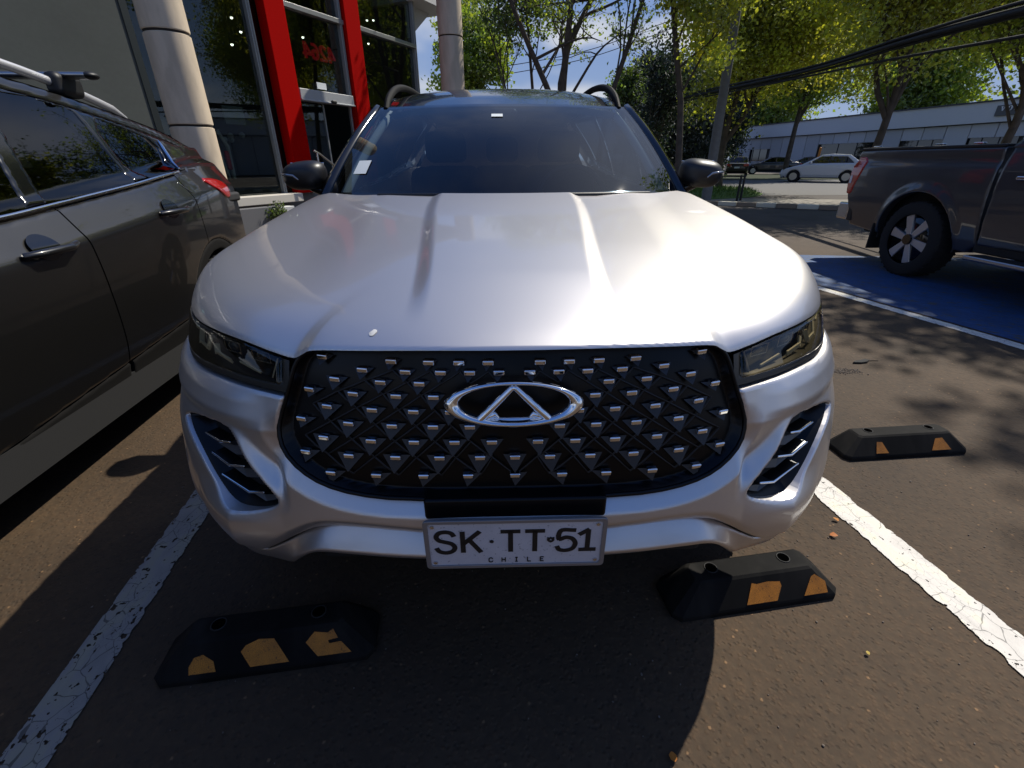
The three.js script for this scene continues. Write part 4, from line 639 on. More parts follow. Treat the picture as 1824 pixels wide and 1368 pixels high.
  part(t, 'roof_rail', tube(rail, rail.map((_, i) => (i === 0 || i === 20 ? 0.010 : 0.019)), 10), std([0.66, 0.66, 0.67], 0.35, 0.6));
  part(t, 'rail_foot', [box(0.05, 0.07, 0.20, -0.40, 1.535, -1.35, 0.02), box(0.05, 0.06, 0.22, -0.45, 1.46, -2.9, 0.02)], M.black);
  const bar = (S) => { const x0 = flank(S, roofLine(S)) + 0.0, y = roofLine(S) + 0.105; return [new THREE.CylinderGeometry(1, 1, 1.36, 24).rotateZ(Math.PI / 2).scale(1, 0.016, 0.040).translate(x0 - 0.60, y, -S)]; };
  part(t, 'cross_bar', bar(2.60), M.alu); part(t, 'bar_end', new THREE.SphereGeometry(1, 16, 12).scale(0.03, 0.017, 0.041).translate(flank(2.60, roofLine(2.60)) + 0.08, roofLine(2.60) + 0.105, -2.60), M.satin);
  part(t, 'bar_foot', [box(0.07, 0.10, 0.17, flank(2.60, roofLine(2.60)) - 0.05, roofLine(2.60) + 0.065, -2.60, 0.03)], M.satin); part(t, 'cross_bar', bar(1.35), M.alu);
  for (const [S, Y] of wheelC) for (const x of [-0.13, -1.52]) wheelGroup(t, x, Y, -S, 0.345, 0.225, x > -1 ? 1 : -1, 0.225, 5, M.alu, M.satin);
  part(t, 'arch_liner', [box(0.5, 0.9, 0.02, -0.42, 0.55, -3.38), box(0.5, 0.9, 0.02, -0.42, 0.55, -2.56), box(0.02, 0.9, 0.82, -0.60, 0.55, -2.97)], M.matte);
}

// ───────────────────────── the pickup truck on the right: its left flank faces the camera; S runs back to the tail
{
  const t = thing('pickup_truck', 'dark grey crew-cab pickup truck parked side-on in the blue bay', 'pickup truck', [4.6, 0, 0], 1.5 * Math.PI / 180);
  const TK = (X, Y, S) => [X, Y, -S];                     // X > 0 is away from the camera
  const side = (S, Y) => { const b = smoothInterp(Y, [0.38, 0.5, 0.75, 1.0, 1.12, 1.2, 1.30, 1.36], [0.06, 0.03, 0.0, -0.005, 0.002, 0.022, 0.018, 0.05]); const flare = -0.035 * sstep(0.60, 0.46, Math.hypot(S - 5.36, Y - 0.42)) * sstep(0.35, 0.6, Y); return b + flare + 0.10 * Math.max(0, S - 6.25) ** 2 * 2; };
  const archR = (S, Y) => 0.505 - Math.hypot((S - 5.36) * 0.98, (Y - 0.40) * 1.02);
  const archF = (S, Y) => 0.505 - Math.hypot((S - 1.72) * 0.98, (Y - 0.40) * 1.02);
  const bed = sdPoly([[4.665, 1.315], [6.50, 1.318], [6.545, 1.26], [6.53, 0.80], [6.44, 0.62], [6.38, 0.45], [5.90, 0.40], [4.70, 0.37], [4.60, 0.45], [4.64, 0.9]]);
  part(t, 'bed_side', patch({ u: [4.5, 6.6, 150], v: [0.34, 1.36, 80], sd: (S, Y) => Math.max(bed(S, Y), archR(S, Y)), pos: (S, Y, d) => TK(side(S, Y) + bevel(d, 0.012), Y, S), skirt: [0.08, 0, 0] }), M.truckGrey);
  part(t, 'bed_rail', box(0.085, 0.03, 1.84, 0.055, 1.325, -5.585, 0.012), M.satin);
  part(t, 'cargo_cover', box(1.62, 0.03, 1.8, 0.92, 1.325, -5.57, 0.01), M.satin);
  for (const S of [6.30, 5.42, 4.98]) part(t, 'tie_down_cleat', [box(0.04, 0.016, 0.10, 0.06, 1.352, -S, 0.006), box(0.03, 0.03, 0.03, 0.06, 1.345, -S, 0.006)], M.chrome);
  const cabPoly = sdPoly([[4.645, 1.31], [4.60, 0.9], [4.57, 0.46], [2.42, 0.46], [2.32, 0.7], [2.30, 1.24]]);
  const cabX = (Y) => (Y < 1.25 ? smoothInterp(Y, [0.42, 0.55, 0.8, 1.1, 1.25], [0.03, 0.012, 0.0, 0.004, 0.03]) : 0.03 + 0.27 * (Y - 1.25));
  for (const [n, a, b] of [['rear_door', 3.45, 4.62], ['front_door', 2.33, 3.44]]) { const d = part(t, n, patch({ u: [a, b, 60], v: [0.44, 1.30, 60], sd: (S, Y) => Math.max(cabPoly(S, Y), a + 0.003 - S, S - b + (n === 'rear_door' ? 0.02 * (1.3 - Y) : 0.003)), pos: (S, Y, dd) => TK(cabX(Y) + bevel(dd, 0.01), Y, S), skirt: [0.05, 0, 0] }), M.truckGrey); part(d, 'handle', box(0.03, 0.035, 0.2, -0.02, 1.06, -(b - 0.3), 0.012), M.chromeDull); }
  part(t, 'cab_back', [box(0.05, 0.60, 0.10, 0.10, 1.50, -4.52, 0.02)], M.truckGrey);
  // cab frame above the belt: pillars and windows
  const upPoly = sdPoly([[4.655, 1.30], [4.56, 1.42], [4.42, 1.72], [4.25, 1.86], [3.2, 1.90], [2.75, 1.80], [2.1, 1.30]]), w1 = sdPoly(rounded([[4.32, 1.34], [4.24, 1.58], [4.12, 1.74], [3.56, 1.78], [3.52, 1.34]], 1)), w2 = sdPoly(rounded([[3.42, 1.34], [3.44, 1.78], [3.1, 1.78], [2.82, 1.70], [2.35, 1.34]], 1));
  part(t, 'cab_frame', patch({ u: [2.05, 4.72, 130], v: [1.28, 1.92, 50], sd: (S, Y) => Math.max(upPoly(S, Y), -w1(S, Y), -w2(S, Y)), pos: (S, Y, d) => TK(cabX(Y) + bevel(d, 0.012), Y, S), skirt: [0.06, 0, 0] }), M.truckGrey);
  for (const w of [w1, w2]) part(t, 'side_window', patch({ u: [2.3, 4.4, 60], v: [1.3, 1.8, 20], sd: (S, Y) => w(S, Y) - 0.01, pos: (S, Y) => TK(cabX(Y) + 0.02, Y, S) }), M.darkGlass);
  part(t, 'cab_roof', box(1.55, 0.06, 1.5, 0.98, 1.90, -3.55, 0.03), M.truckGrey);
  part(t, 'rear_window', box(1.4, 0.5, 0.02, 0.95, 1.55, -4.46), M.darkGlass);
  part(t, 'far_side', [box(0.06, 0.85, 5.4, 1.93, 0.85, -3.8, 0.03), box(0.05, 0.55, 1.9, 1.78, 1.58, -3.5)], M.truckGrey);
  part(t, 'front_end', [box(1.9, 0.75, 1.45, 0.97, 0.86, -1.55, 0.12)], M.truckGrey);
  part(t, 'chassis', [box(1.5, 0.22, 5.2, 0.95, 0.48, -3.7, 0.02), box(1.6, 0.75, 1.9, 0.97, 0.85, -5.55, 0.02)], M.matte);
  part(t, 'arch_liner', [box(0.02, 0.75, 1.05, 0.36, 0.72, -5.36), box(0.30, 0.75, 0.02, 0.22, 0.72, -5.88), box(0.30, 0.75, 0.02, 0.22, 0.72, -4.84)], M.matte);
  // tailgate, lamp and bumper
  part(t, 'tailgate', box(1.66, 0.62, 0.07, 0.97, 1.0, -6.52, 0.02), M.truckGrey);
  part(t, 'tail_light', patch({ u: [6.24, 6.60, 40], v: [0.76, 1.28, 50], sd: sdPoly(rounded([[6.32, 1.235], [6.56, 1.245], [6.58, 0.82], [6.46, 0.80], [6.43, 0.92], [6.37, 1.05]], 1)), pos: (S, Y, d) => TK(side(S, Y) - 0.010 + bevel(d, 0.012), Y, S), skirt: [0.05, 0, 0] }), M.redLamp);
  part(t, 'reverse_lamp', box(0.012, 0.09, 0.035, -0.004, 0.98, -6.52, 0.005), std([0.7, 0.7, 0.7], 0.2));
  part(t, 'rear_bumper', [box(1.86, 0.21, 0.14, 0.96, 0.60, -6.60, 0.04), box(0.06, 0.21, 0.22, 0.05, 0.60, -6.54, 0.025)], M.chromeDull);
  part(t, 'bumper_end', box(0.05, 0.19, 0.10, 0.04, 0.585, -6.39, 0.02), M.satin);
  // running board, mud flap, wheels
  part(t, 'running_board', [box(0.17, 0.045, 2.1, -0.06, 0.365, -3.45, 0.018)], M.alu); part(t, 'running_board_tread', box(0.14, 0.006, 2.0, -0.06, 0.391, -3.45), M.rubber); part(t, 'sill', box(0.08, 0.12, 2.3, 0.07, 0.45, -3.45, 0.02), M.matte);
  part(t, 'mud_flap', box(0.25, 0.30, 0.02, 0.14, 0.36, -5.93, 0.006), M.rubber);
  const spokeM = std([0.50, 0.50, 0.51], 0.35, 0.75);
  for (const S of [5.36, 1.72]) for (const x of [0.14, 1.80]) wheelGroup(t, x, 0.40, -S, 0.40, 0.28, x < 1 ? -1 : 1, 0.275, 6, spokeM, M.black);
}

// ───────────────────────── cars across the street
function smallCar(name, label, group, pos, ry, paint, o = {}) {
  const t = thing(name, label, 'car', pos, ry, group), L = o.len || 4.1, W = 1.72, H = o.h || 1.46, hatch = o.hatch !== false;   // the nose is at x = 0, the tail at x = L
  const wc = [0.78, L - (hatch ? 0.72 : 0.95)], bodyPts = [[0.02, 0.42], [0.10, 0.66], [0.75, 0.86], [1.15, 0.95], [L - 0.5, 1.0], [L - 0.04, 0.95], [L, 0.70], [L - 0.02, 0.42], [L - 0.15, 0.26], [0.15, 0.24]];
  const arch = (x, y) => Math.max(...wc.map((c) => 0.35 - Math.hypot(x - c, y - 0.31))), body = sdPoly(bodyPts);
  const half = (x, y) => W / 2 * (1 - 0.16 * sstep(0.9, 0, x) ** 2 - 0.12 * sstep(L - 0.7, L, x) ** 2) - 0.04 * sstep(0.75, 1.0, y) - 0.04 * sstep(0.45, 0.25, y);
  for (const s of [-1, 1]) part(t, 'body_side', patch({ u: [0, L, 100], v: [0.22, 1.02, 40], sd: (x, y) => Math.max(body(x, y), arch(x, y)), pos: (x, y, d) => [x, y, s * (half(x, y) - bevel(d, 0.05))], skirt: (q) => [q[0], q[1], q[2] - s * 0.12] }), paint);
  const rows = bodyPts.slice(0, 8).map(([x, y]) => [x + (x < 0.5 ? 0.03 : x > L - 0.5 ? -0.03 : 0), y - 0.01]);
  const cross = (pts, inset, name2, mat) => { const v = [], id = []; pts.forEach(([x, y], i) => { const h = half(x, y) - inset; v.push(x, y, -h, x, y, h); if (i) id.push(i * 2 - 2, i * 2 - 1, i * 2, i * 2 - 1, i * 2 + 1, i * 2); }); const g = new THREE.BufferGeometry(); g.setAttribute('position', new THREE.Float32BufferAttribute(v, 3)); g.setIndex(id); g.computeVertexNormals(); return part(t, name2, g.toNonIndexed(), mat); };
  cross(rows, 0.035, 'body', paint);
  // greenhouse
  const roofP = hatch ? [[1.12, 0.95], [1.95, H - 0.06], [2.5, H], [L - 0.75, H - 0.05], [L - 0.12, 0.99]] : [[1.25, 0.95], [2.1, H - 0.06], [2.6, H], [3.3, H - 0.05], [L - 0.65, 1.0]];
  const tum = (y) => W / 2 - 0.07 - 0.34 * (y - 0.95), gp = sdPoly([...roofP]);
  const ins = hatch ? [[1.42, 1.0], [1.98, H - 0.12], [L - 0.9, H - 0.12], [L - 0.52, 1.03]] : [[1.5, 1.0], [2.12, H - 0.12], [3.2, H - 0.12], [L - 0.95, 1.03]], gi = sdPoly(ins), pil = hatch ? [2.42, 3.22] : [2.5, 3.3];
  for (const s of [-1, 1]) {
    part(t, 'window_frame', patch({ u: [1, L, 90], v: [0.94, H + 0.02, 30], sd: (x, y) => Math.max(gp(x, y), -gi(x, y)), pos: (x, y, d) => [x, y, s * (tum(y) - bevel(d, 0.03))] }), paint);
    [[0, pil[0]], [pil[0], pil[1]], [pil[1], 9]].forEach(([a, b]) => part(t, 'side_window', patch({ u: [1, L, 90], v: [0.94, H, 26], sd: (x, y) => Math.max(gi(x, y) - 0.01, a + 0.025 - x, x - b + 0.025), pos: (x, y) => [x, y, s * (tum(y) - 0.014)] }), M.darkGlass));
    part(t, 'pillar', box(0.05, H - 1.1, 0.02, pil[0], (H + 0.9) / 2 + 0.02, s * (tum((H + 0.9) / 2) - 0.02)), M.black);
    part(t, 'door_mirror', box(0.10, 0.11, 0.19, 1.55, 1.03, s * (W / 2 + 0.03), 0.04), paint);
    part(t, 'headlight', box(0.32, 0.13, 0.05, 0.34, 0.70, s * (half(0.34, 0.7) - 0.05), 0.02), M.lens);
    part(t, 'tail_light', box(0.10, 0.16, 0.36, L - 0.03, 0.82, s * (half(L, 0.8) - 0.14), 0.03), M.redLamp);
  }
  const gl = (a, b, nm) => { const v = [a[0], a[1], -tum(a[1]) + 0.05, a[0], a[1], tum(a[1]) - 0.05, b[0], b[1], tum(b[1]) - 0.06, b[0], b[1], -tum(b[1]) + 0.06], g = new THREE.BufferGeometry(); g.setAttribute('position', new THREE.Float32BufferAttribute(v, 3)); g.setIndex([0, 1, 2, 0, 2, 3]); g.computeVertexNormals(); part(t, nm, g, M.darkGlass); };
  gl(roofP[0], roofP[1], 'windscreen'); gl(roofP[4], roofP[3], 'rear_window');
  part(t, 'roof', patch({ u: [roofP[1][0], roofP[3][0], 20], v: [-1, 1, 12], pos: (x, w) => { const y = interp(x, roofP.slice(1, 4).map((p) => p[0]), roofP.slice(1, 4).map((p) => p[1])); return [x, y + 0.03 * (1 - w * w), w * tum(y)]; } }), paint);
  part(t, 'licence_plate', box(0.01, 0.11, 0.36, L + 0.005, 0.66, 0), M.paper);
  part(t, 'interior', [box(1.9, 0.3, 1.2, 2.5, 0.85, 0, 0.05), box(0.12, 0.55, 1.2, 2.4, 1.05, 0, 0.05), box(0.12, 0.5, 1.2, 3.2, 1.05, 0, 0.05)], M.interior);
  part(t, 'underside', box(L - 0.5, 0.2, 1.5, L / 2, 0.32, 0), M.matte);
  for (const c of wc) for (const s of [-1, 1]) { const w = new THREE.Group(); w.name = 'wheel'; w.position.set(c, 0.31, s * (W / 2 - 0.12)); w.rotation.y = s > 0 ? -Math.PI / 2 : Math.PI / 2; t.add(w); part(w, 'tyre', new THREE.TorusGeometry(0.25, 0.065, 10, 28).rotateY(Math.PI / 2).scale(1.5, 1, 1), M.tyre); part(w, 'rim', [new THREE.CylinderGeometry(0.20, 0.20, 0.05, 20).rotateZ(Math.PI / 2).translate(0.06, 0, 0)], o.darkRim ? M.satin : M.alu); }
  return t;
}
const whitePaint = phys([0.55, 0.56, 0.58], 0.35, 0.1, { clearcoat: 1, clearcoatRoughness: 0.05 }), darkPaint = phys([0.012, 0.012, 0.014], 0.3, 0.3, { clearcoat: 1, clearcoatRoughness: 0.04 });
smallCar('hatchback', 'white hatchback stopped across the street beyond the pickup tail', undefined, [16.4, 0, -30.6], -36 * Math.PI / 180, whitePaint);
const darkG = 'dark cars parked along the far side of the street';
smallCar('parked_car', 'black car with lit red tail lamps seen just right of the silver car door mirror', darkG, [19.2, 0, -43.0], -114 * Math.PI / 180, darkPaint, { hatch: false, len: 4.4, h: 1.42 });
smallCar('parked_car', 'dark car behind the bonnet of the white hatchback', darkG, [24.6, 0, -47.0], -24 * Math.PI / 180, darkPaint, { hatch: false, len: 4.5, h: 1.42 });
smallCar('parked_car', 'dark car parked between the black tail-lamp car and the hatchback', darkG, [21.2, 0, -46.2], -20 * Math.PI / 180, phys([0.02, 0.022, 0.03], 0.3, 0.3, { clearcoat: 1 }), { hatch: false, len: 4.5, h: 1.42 });
smallCar('parked_car', 'dark car farthest right behind the roof of the white hatchback', darkG, [27.6, 0, -48.5], -26 * Math.PI / 180, phys([0.03, 0.028, 0.026], 0.3, 0.3, { clearcoat: 1 }), { hatch: true, len: 4.2 });

// ───────────────────────── the glass showroom on the left
const stucco = tex(256, 256, (u, v, c) => { const n = fbm(u * 12, v * 12, 5, 12, 111), f = hash2(u * 256, v * 256, 3); const k = 0.9 + 0.25 * (n - 0.5) + 0.08 * (f - 0.5); c[0] = 0.072 * k; c[1] = 0.082 * k; c[2] = 0.076 * k; });
const colTex = tex(512, 1024, (u, v, c) => { const n = fbm(u * 8, v * 4, 5, 4, 121), s = fbm(u * 9, v * 3, 5, 3, 122), f = hash2(u * 512, v * 1024, 123); const k = 0.92 + 0.22 * (n - 0.5) + 0.08 * (f - 0.5) - 0.14 * sstep(0.58, 0.78, s); c[0] = 0.66 * k; c[1] = 0.545 * k; c[2] = 0.40 * k; });
const redPaint = phys([0.40, 0.002, 0.001], 0.9, 0, { specularIntensity: 0.08 }), frameMetal = std([0.36, 0.37, 0.36], 0.38, 0.6), whiteTrim = std([0.62, 0.58, 0.50], 0.6), greyRender = std([1, 1, 1], 0.9, 0, { map: stucco });
const FX = -5.98, FZ = -7.82, FRY = 64 * Math.PI / 180, FE = V3(Math.cos(FRY), 0, -Math.sin(FRY)), FN = V3(Math.sin(FRY), 0, Math.cos(FRY));
const fac = (s, y, z) => [FX + FE.x * s + FN.x * z, y, FZ + FE.z * s + FN.z * z];
{
  const b = thing('showroom', 'two-storey showroom with dark glass front and red pillars behind the cars', 'building', [FX, 0, FZ], FRY);
  part(b, 'wall', box(9, 6.6, 0.35, -3.95, 3.3, 0.02), greyRender);
  part(b, 'wall', box(0.10, 6.2, 0.30, 0.60, 3.4, 0.06), std([0.015, 0.02, 0.018], 0.4));
  part(b, 'plinth', box(8.0, 0.62, 0.45, 4.0, 0.31, -0.25), std([0.14, 0.14, 0.14], 0.85));
  part(b, 'ledge', box(1.72, 0.155, 0.34, 2.12, 0.555, 0.20, 0.012), whiteTrim);
  part(b, 'roof_slab', box(17.5, 0.4, 6, 0.1, 6.75, -2.5), greyRender);
  part(b, 'roof_slab', box(1.5, 0.22, 1.6, 8.45, 5.0, -0.4), std([0.60, 0.60, 0.60], 0.7));
  part(b, 'eave', new THREE.ExtrudeGeometry(new THREE.Shape([[7.95, 4.18], [9.1, 5.0], [7.95, 5.0]].map(([x, y]) => new THREE.Vector2(x, y))), { depth: 0.8, bevelEnabled: false }).translate(0, 0, -1.0), std([0.60, 0.60, 0.60], 0.7));
  // glazing: bays between mullions, two storeys
  const pane = (s0, s1, y0, y1) => part(b, 'glass_pane', box(s1 - s0, y1 - y0, 0.012, (s0 + s1) / 2, (y0 + y1) / 2, -0.04), M.showGlass);
  for (const [s0, s1] of [[0.66, 2.80], [2.88, 3.56], [5.72, 7.80]]) { pane(s0, s1, 0.64, 3.90); pane(s0, s1, 3.99, 6.5); }
  pane(3.62, 5.12, 2.56, 3.90); pane(3.62, 5.64, 3.99, 6.5); pane(5.2, 5.72, 0.64, 3.9);
  const mull = (s, w = 0.055, y0 = 0.6, y1 = 6.55) => part(b, 'mullion', [box(w, y1 - y0, 0.10, s, (y0 + y1) / 2, 0.0, 0.006), box(w * 0.35, y1 - y0, 0.03, s, (y0 + y1) / 2, 0.062)], frameMetal);
  mull(2.84, 0.075); mull(3.585, 0.06); mull(5.13, 0.05, 2.4, 6.55); mull(5.70, 0.06); mull(7.82, 0.07);
  part(b, 'transom', box(4.25, 0.085, 0.14, 5.70, 3.945, 0.005, 0.006), frameMetal);
  part(b, 'red_pillar', box(0.46, 5.95, 0.22, 3.28, 3.6, 0.10, 0.008), redPaint); part(b, 'red_pillar', box(0.46, 5.8, 0.20, 5.42, 3.65, 0.04, 0.008), redPaint);
  // sliding door with its header, sensor and notice
  const door = new THREE.Group(); door.name = 'entrance_door'; b.add(door);
  part(door, 'header', [box(1.52, 0.19, 0.16, 4.36, 2.475, 0.06, 0.01), box(1.52, 0.03, 0.20, 4.36, 2.37, 0.07, 0.008)], std([0.42, 0.43, 0.43], 0.5, 0.3));
  part(door, 'door_leaf', [box(0.70, 1.68, 0.012, 4.00, 1.5, -0.08)], M.showGlass); part(door, 'door_frame', [box(0.05, 1.72, 0.05, 5.10, 1.5, 0.0), box(0.035, 1.70, 0.035, 4.36, 1.5, -0.08)], frameMetal);
  part(door, 'sensor', box(0.13, 0.06, 0.07, 4.45, 2.39, 0.18, 0.02), M.satin); part(door, 'notice', [box(0.26, 0.12, 0.012, 4.32, 2.68, 0.02, 0.003)], M.paper);
  // room behind the glass
  const room = new THREE.Group(); room.name = 'showroom_interior'; b.add(room);
  const dark = std([0.05, 0.052, 0.05], 0.7), floorM = std([0.06, 0.06, 0.058], 0.25);
  part(room, 'floor', box(7.6, 0.06, 5.4, 4.2, 0.62, -2.8), floorM); part(room, 'back_wall', box(7.6, 5.9, 0.1, 4.2, 3.55, -5.4), dark); part(room, 'side_wall', box(0.1, 5.9, 5.3, 0.5, 3.55, -2.75), dark); part(room, 'side_wall', box(0.1, 5.9, 5.2, 7.92, 3.55, -2.9), dark); part(room, 'ceiling', box(7.5, 0.12, 5.3, 4.2, 5.6, -2.75), std([0.06, 0.062, 0.06], 0.9));
  const lampM = new THREE.MeshStandardMaterial({ color: 0xffffff, emissive: new THREE.Color(1, 0.96, 0.88), emissiveIntensity: 6 });
  for (const [s, y] of [[3.27,3.76],[3.41,3.56],[3.15,3.31],[5.0,3.75],[7.25,4.5],[7.5,4.55],[6.9,3.97],[7.2,4.0]]) { const sp = part(room, 'spotlight', [new THREE.CylinderGeometry(0.045, 0.045, 0.09, 14).translate(s, y + 0.05, -1.0), new THREE.CylinderGeometry(0.008, 0.008, 1.2, 6).translate(s, y + 0.68, -1.0)], M.satin); part(sp, 'bulb', new THREE.SphereGeometry(0.026, 14, 10).translate(s, y, -1.0), lampM); }
  // the red letters of a sign inside, read from behind
  const lg = new TextGeometry('4264', { font, size: 0.36, depth: 0.04, curveSegments: 4, bevelEnabled: false }); lg.scale(-1, 1, 1); lg.translate(7.15, 3.62, -2.2);
  { const ix = lg.index; if (!ix) { const p = lg.attributes.position.array, n = lg.attributes.normal.array; for (let k = 0; k < p.length; k += 9) for (let c = 0; c < 3; c++) { [p[k + c], p[k + 6 + c]] = [p[k + 6 + c], p[k + c]];[n[k + c], n[k + 6 + c]] = [n[k + 6 + c], n[k + c]]; } lg.computeVertexNormals(); } }
  part(room, 'sign_letters', lg, new THREE.MeshStandardMaterial({ color: lin(0.3, 0.01, 0.02), emissive: new THREE.Color(0.8, 0.02, 0.04), emissiveIntensity: 0.14 }));
  for (const [s, z] of [[3.9, -3.0], [4.15, -3.1], [4.4, -3.0], [4.3, -3.3]]) part(room, 'globe', new THREE.SphereGeometry(0.07, 16, 12).translate(s, 1.75 + 0.08 * Math.sin(s * 9), z), std([0.6, 0.62, 0.6], 0.3));
  part(room, 'display_panel', [box(0.42, 0.30, 0.02, 2.35, 2.02, -0.35), box(0.9, 1.3, 0.08, 2.9, 1.5, -3.6)], std([0.22, 0.22, 0.21], 0.7));
  part(room, 'white_stand', [tube([[1.75, 1.95, -0.9], [1.80, 1.5, -0.9], [1.92, 1.25, -0.9], [1.90, 0.9, -0.9]], 0.018, 8), tube([[2.45, 1.8, -1.1], [2.60, 1.5, -1.1], [2.58, 0.9, -1.1]], 0.035, 8), tube([[2.40, 1.45, -1.1], [2.48, 0.9, -1.1]], 0.02, 8)], std([0.6, 0.58, 0.56], 0.4));
  part(room, 'red_stand', [box(0.10, 0.35, 0.05, 2.50, 1.25, -1.05, 0.02)], redPaint);
  part(b, 'side_return', box(0.06, 5.9, 5.3, 7.99, 3.55, -2.75), std([0.02, 0.035, 0.032], 0.2));
}
{ // stair rail outside the door
  const t = thing('handrail', 'stainless steel handrail on the steps by the showroom door', 'handrail', fac(3.25, 0, 0.6), FRY);
  part(t, 'rail', tube([[0, 1.42, 0], [0.15, 1.36, 0], [0.95, 0.86, 0.0], [1.1, 0.80, 0]], 0.022, 10), M.chromeDull); part(t, 'post', tube([[0.08, 1.38, 0], [0.08, 0.0, 0]], 0.019, 10), M.chromeDull); part(t, 'post', tube([[0.95, 0.86, 0], [0.95, 0.0, 0]], 0.019, 10), M.chromeDull);
}
// round concrete columns with recessed joints
function column(label, x, z, r, joints, H) {
  const t = thing('column', label, 'column', [x, 0, z], 0.4, 'round concrete columns in front of the showroom');
  const ys = [0, ...joints, H], m = std([1, 1, 1], 0.85, 0, { map: colTex, bumpMap: colTex, bumpScale: 0.004 });
  for (let i = 0; i < ys.length - 1; i++) { const a = ys[i] + (i ? 0.012 : 0), h = ys[i + 1] - 0.012; const g = new THREE.LatheGeometry([[r - 0.012, a], [r, a + 0.012], [r * (1 - 0.012 * (a / 3)), (a + h) / 2], [r * (1 - 0.012 * (h / 3)), h - 0.012], [r - 0.012 - 0.008, h]].map(([p, q]) => new THREE.Vector2(p, q)), 56); g.rotateY(i * 1.3); part(t, 'drum', g, m); }
  part(t, 'joint', joints.map((y) => new THREE.CylinderGeometry(r - 0.016, r - 0.016, 0.024, 40, 1, true).translate(0, y, 0)), std([0.03, 0.022, 0.016], 0.95));
  return t;
}
column('beige concrete column nearest the brown SUV with dappled light', -4.20, -6.92, 0.255, [0.70, 1.645, 2.635, 3.6, 4.6], 6.5);
column('beige concrete column rising behind the roof of the silver car', -1.42, -13.4, 0.29, [1.2, 2.5, 3.86, 5.2], 6.5);
{
  const t = thing('planter', 'low grey planter wall with white end below the showroom ledge', 'planter', [-4.62, 0, -8.3], 62 * Math.PI / 180);
  part(t, 'wall', box(1.5, 0.50, 0.16, 0, 0.25, 0, 0.01), std([0.15, 0.15, 0.155], 0.85)); part(t, 'white_end', box(0.34, 0.46, 0.18, 0.85, 0.25, 0.02, 0.01), std([0.62, 0.62, 0.6], 0.8)); part(t, 'soil', box(1.6, 0.3, 0.5, 0.1, 0.2, -0.34), std([0.05, 0.035, 0.025], 0.95));
}
// ───────────────────────── long pale building across the street
{
  const p0 = V3(27.6, 0, -64), p1 = V3(33.0, 0, -34), e = p1.clone().sub(p0).normalize(), ry = Math.atan2(-e.z, e.x);
  const b = thing('dealership', 'long low pale building with tall grey panels across the street', 'building', [p0.x, 0, p0.z], ry);   // local +x towards the camera end, -z.. +z: the front faces the street
  const pm = [0.42, 0.39, 0.46].map((k, i) => std([k, k * 1.03, k * 1.10], 0.55)), frame = std([0.05, 0.052, 0.058], 0.6), fasc = std([0.58, 0.59, 0.61], 0.7);
  const zf = Math.sign(V3(Math.sin(ry), 0, Math.cos(ry)).dot(V3(-1, 0, 0.3))) , Z = (z) => z * zf;
  part(b, 'core', box(52, 3.9, 8, 25.5, 1.95, Z(-4.3)), frame);
  part(b, 'fascia', box(53, 1.25, 8.6, 26, 4.02, Z(-4.1), 0.02), fasc);
  part(b, 'roof', box(53.2, 0.08, 8.8, 26, 4.69, Z(-4.1)), frame);
  const wins = [[2.6, 6.2, 1.0, 2.25], [14.0, 20.2, 0.0, 2.5], [22.6, 26.1, 1.5, 2.5], [27.3, 30.6, 1.5, 2.5], [34.2, 37.8, 1.5, 2.5]], pw = 1.72;
  for (let i = 0; i < 30; i++) {
    const s0 = i * pw + 0.03, s1 = (i + 1) * pw - 0.03, w = wins.find(([a, c]) => (s0 + s1) / 2 > a && (s0 + s1) / 2 < c);
    const put = (y0, y1) => y1 > y0 + 0.05 && part(b, 'panel', box(s1 - s0, y1 - y0, 0.08, (s0 + s1) / 2, (y0 + y1) / 2, Z(-0.10 + 0.012 * hash2(i, 3)), 0.01), pm[Math.floor(hash2(i, 7) * 3)]);
    if (!w) put(0.12, 3.34); else { put(w[3], 3.34); put(0.12, w[2]); }
  }
  for (const [a, c, y0, y1] of wins) { part(b, 'window', box(c - a, y1 - y0, 0.03, (a + c) / 2, (y0 + y1) / 2, Z(-0.24)), phys([0.012, 0.014, 0.018], 0.06, 0, { clearcoat: 1 })); part(b, 'window_bar', [box(0.05, y1 - y0, 0.06, (a * 2 + c) / 3, (y0 + y1) / 2, Z(-0.22)), box(0.05, y1 - y0, 0.06, (a + c * 2) / 3, (y0 + y1) / 2, Z(-0.22))], frame); }
  part(b, 'sign_board', box(2.6, 0.62, 0.10, 30.25, 4.05, Z(0.26), 0.02), std([0.10, 0.10, 0.105], 0.6));
  const f2 = await new FontLoader().loadAsync('fonts/droid/droid_serif_bold.typeface.json');
  'VOLVO'.split('').forEach((c, i) => { const g = new TextGeometry(c, { font: f2, size: 0.27, depth: 0.04, curveSegments: 5, bevelEnabled: false }); g.computeBoundingBox(); const m = part(b, 'letter', g, std([0.75, 0.76, 0.78], 0.4)); m.position.set(29.25 + i * 0.40, 4.02, Z(0.32) - (zf < 0 ? 0.05 : 0)); if (zf < 0) { m.rotation.y = Math.PI; m.position.x += 0.5; } });
}
{ const t = thing('orange_pole', 'thin orange post by the dark entrance of the pale building', 'post', [25.4, 0, -42.2]); part(t, 'post', tube([[0, 0, 0], [0.03, 2.0, 0]], 0.085, 10), std([0.62, 0.20, 0.02], 0.5)); part(t, 'cap', new THREE.SphereGeometry(0.09, 12, 8).translate(0.03, 2.0, 0), std([0.62, 0.20, 0.02], 0.5)); }
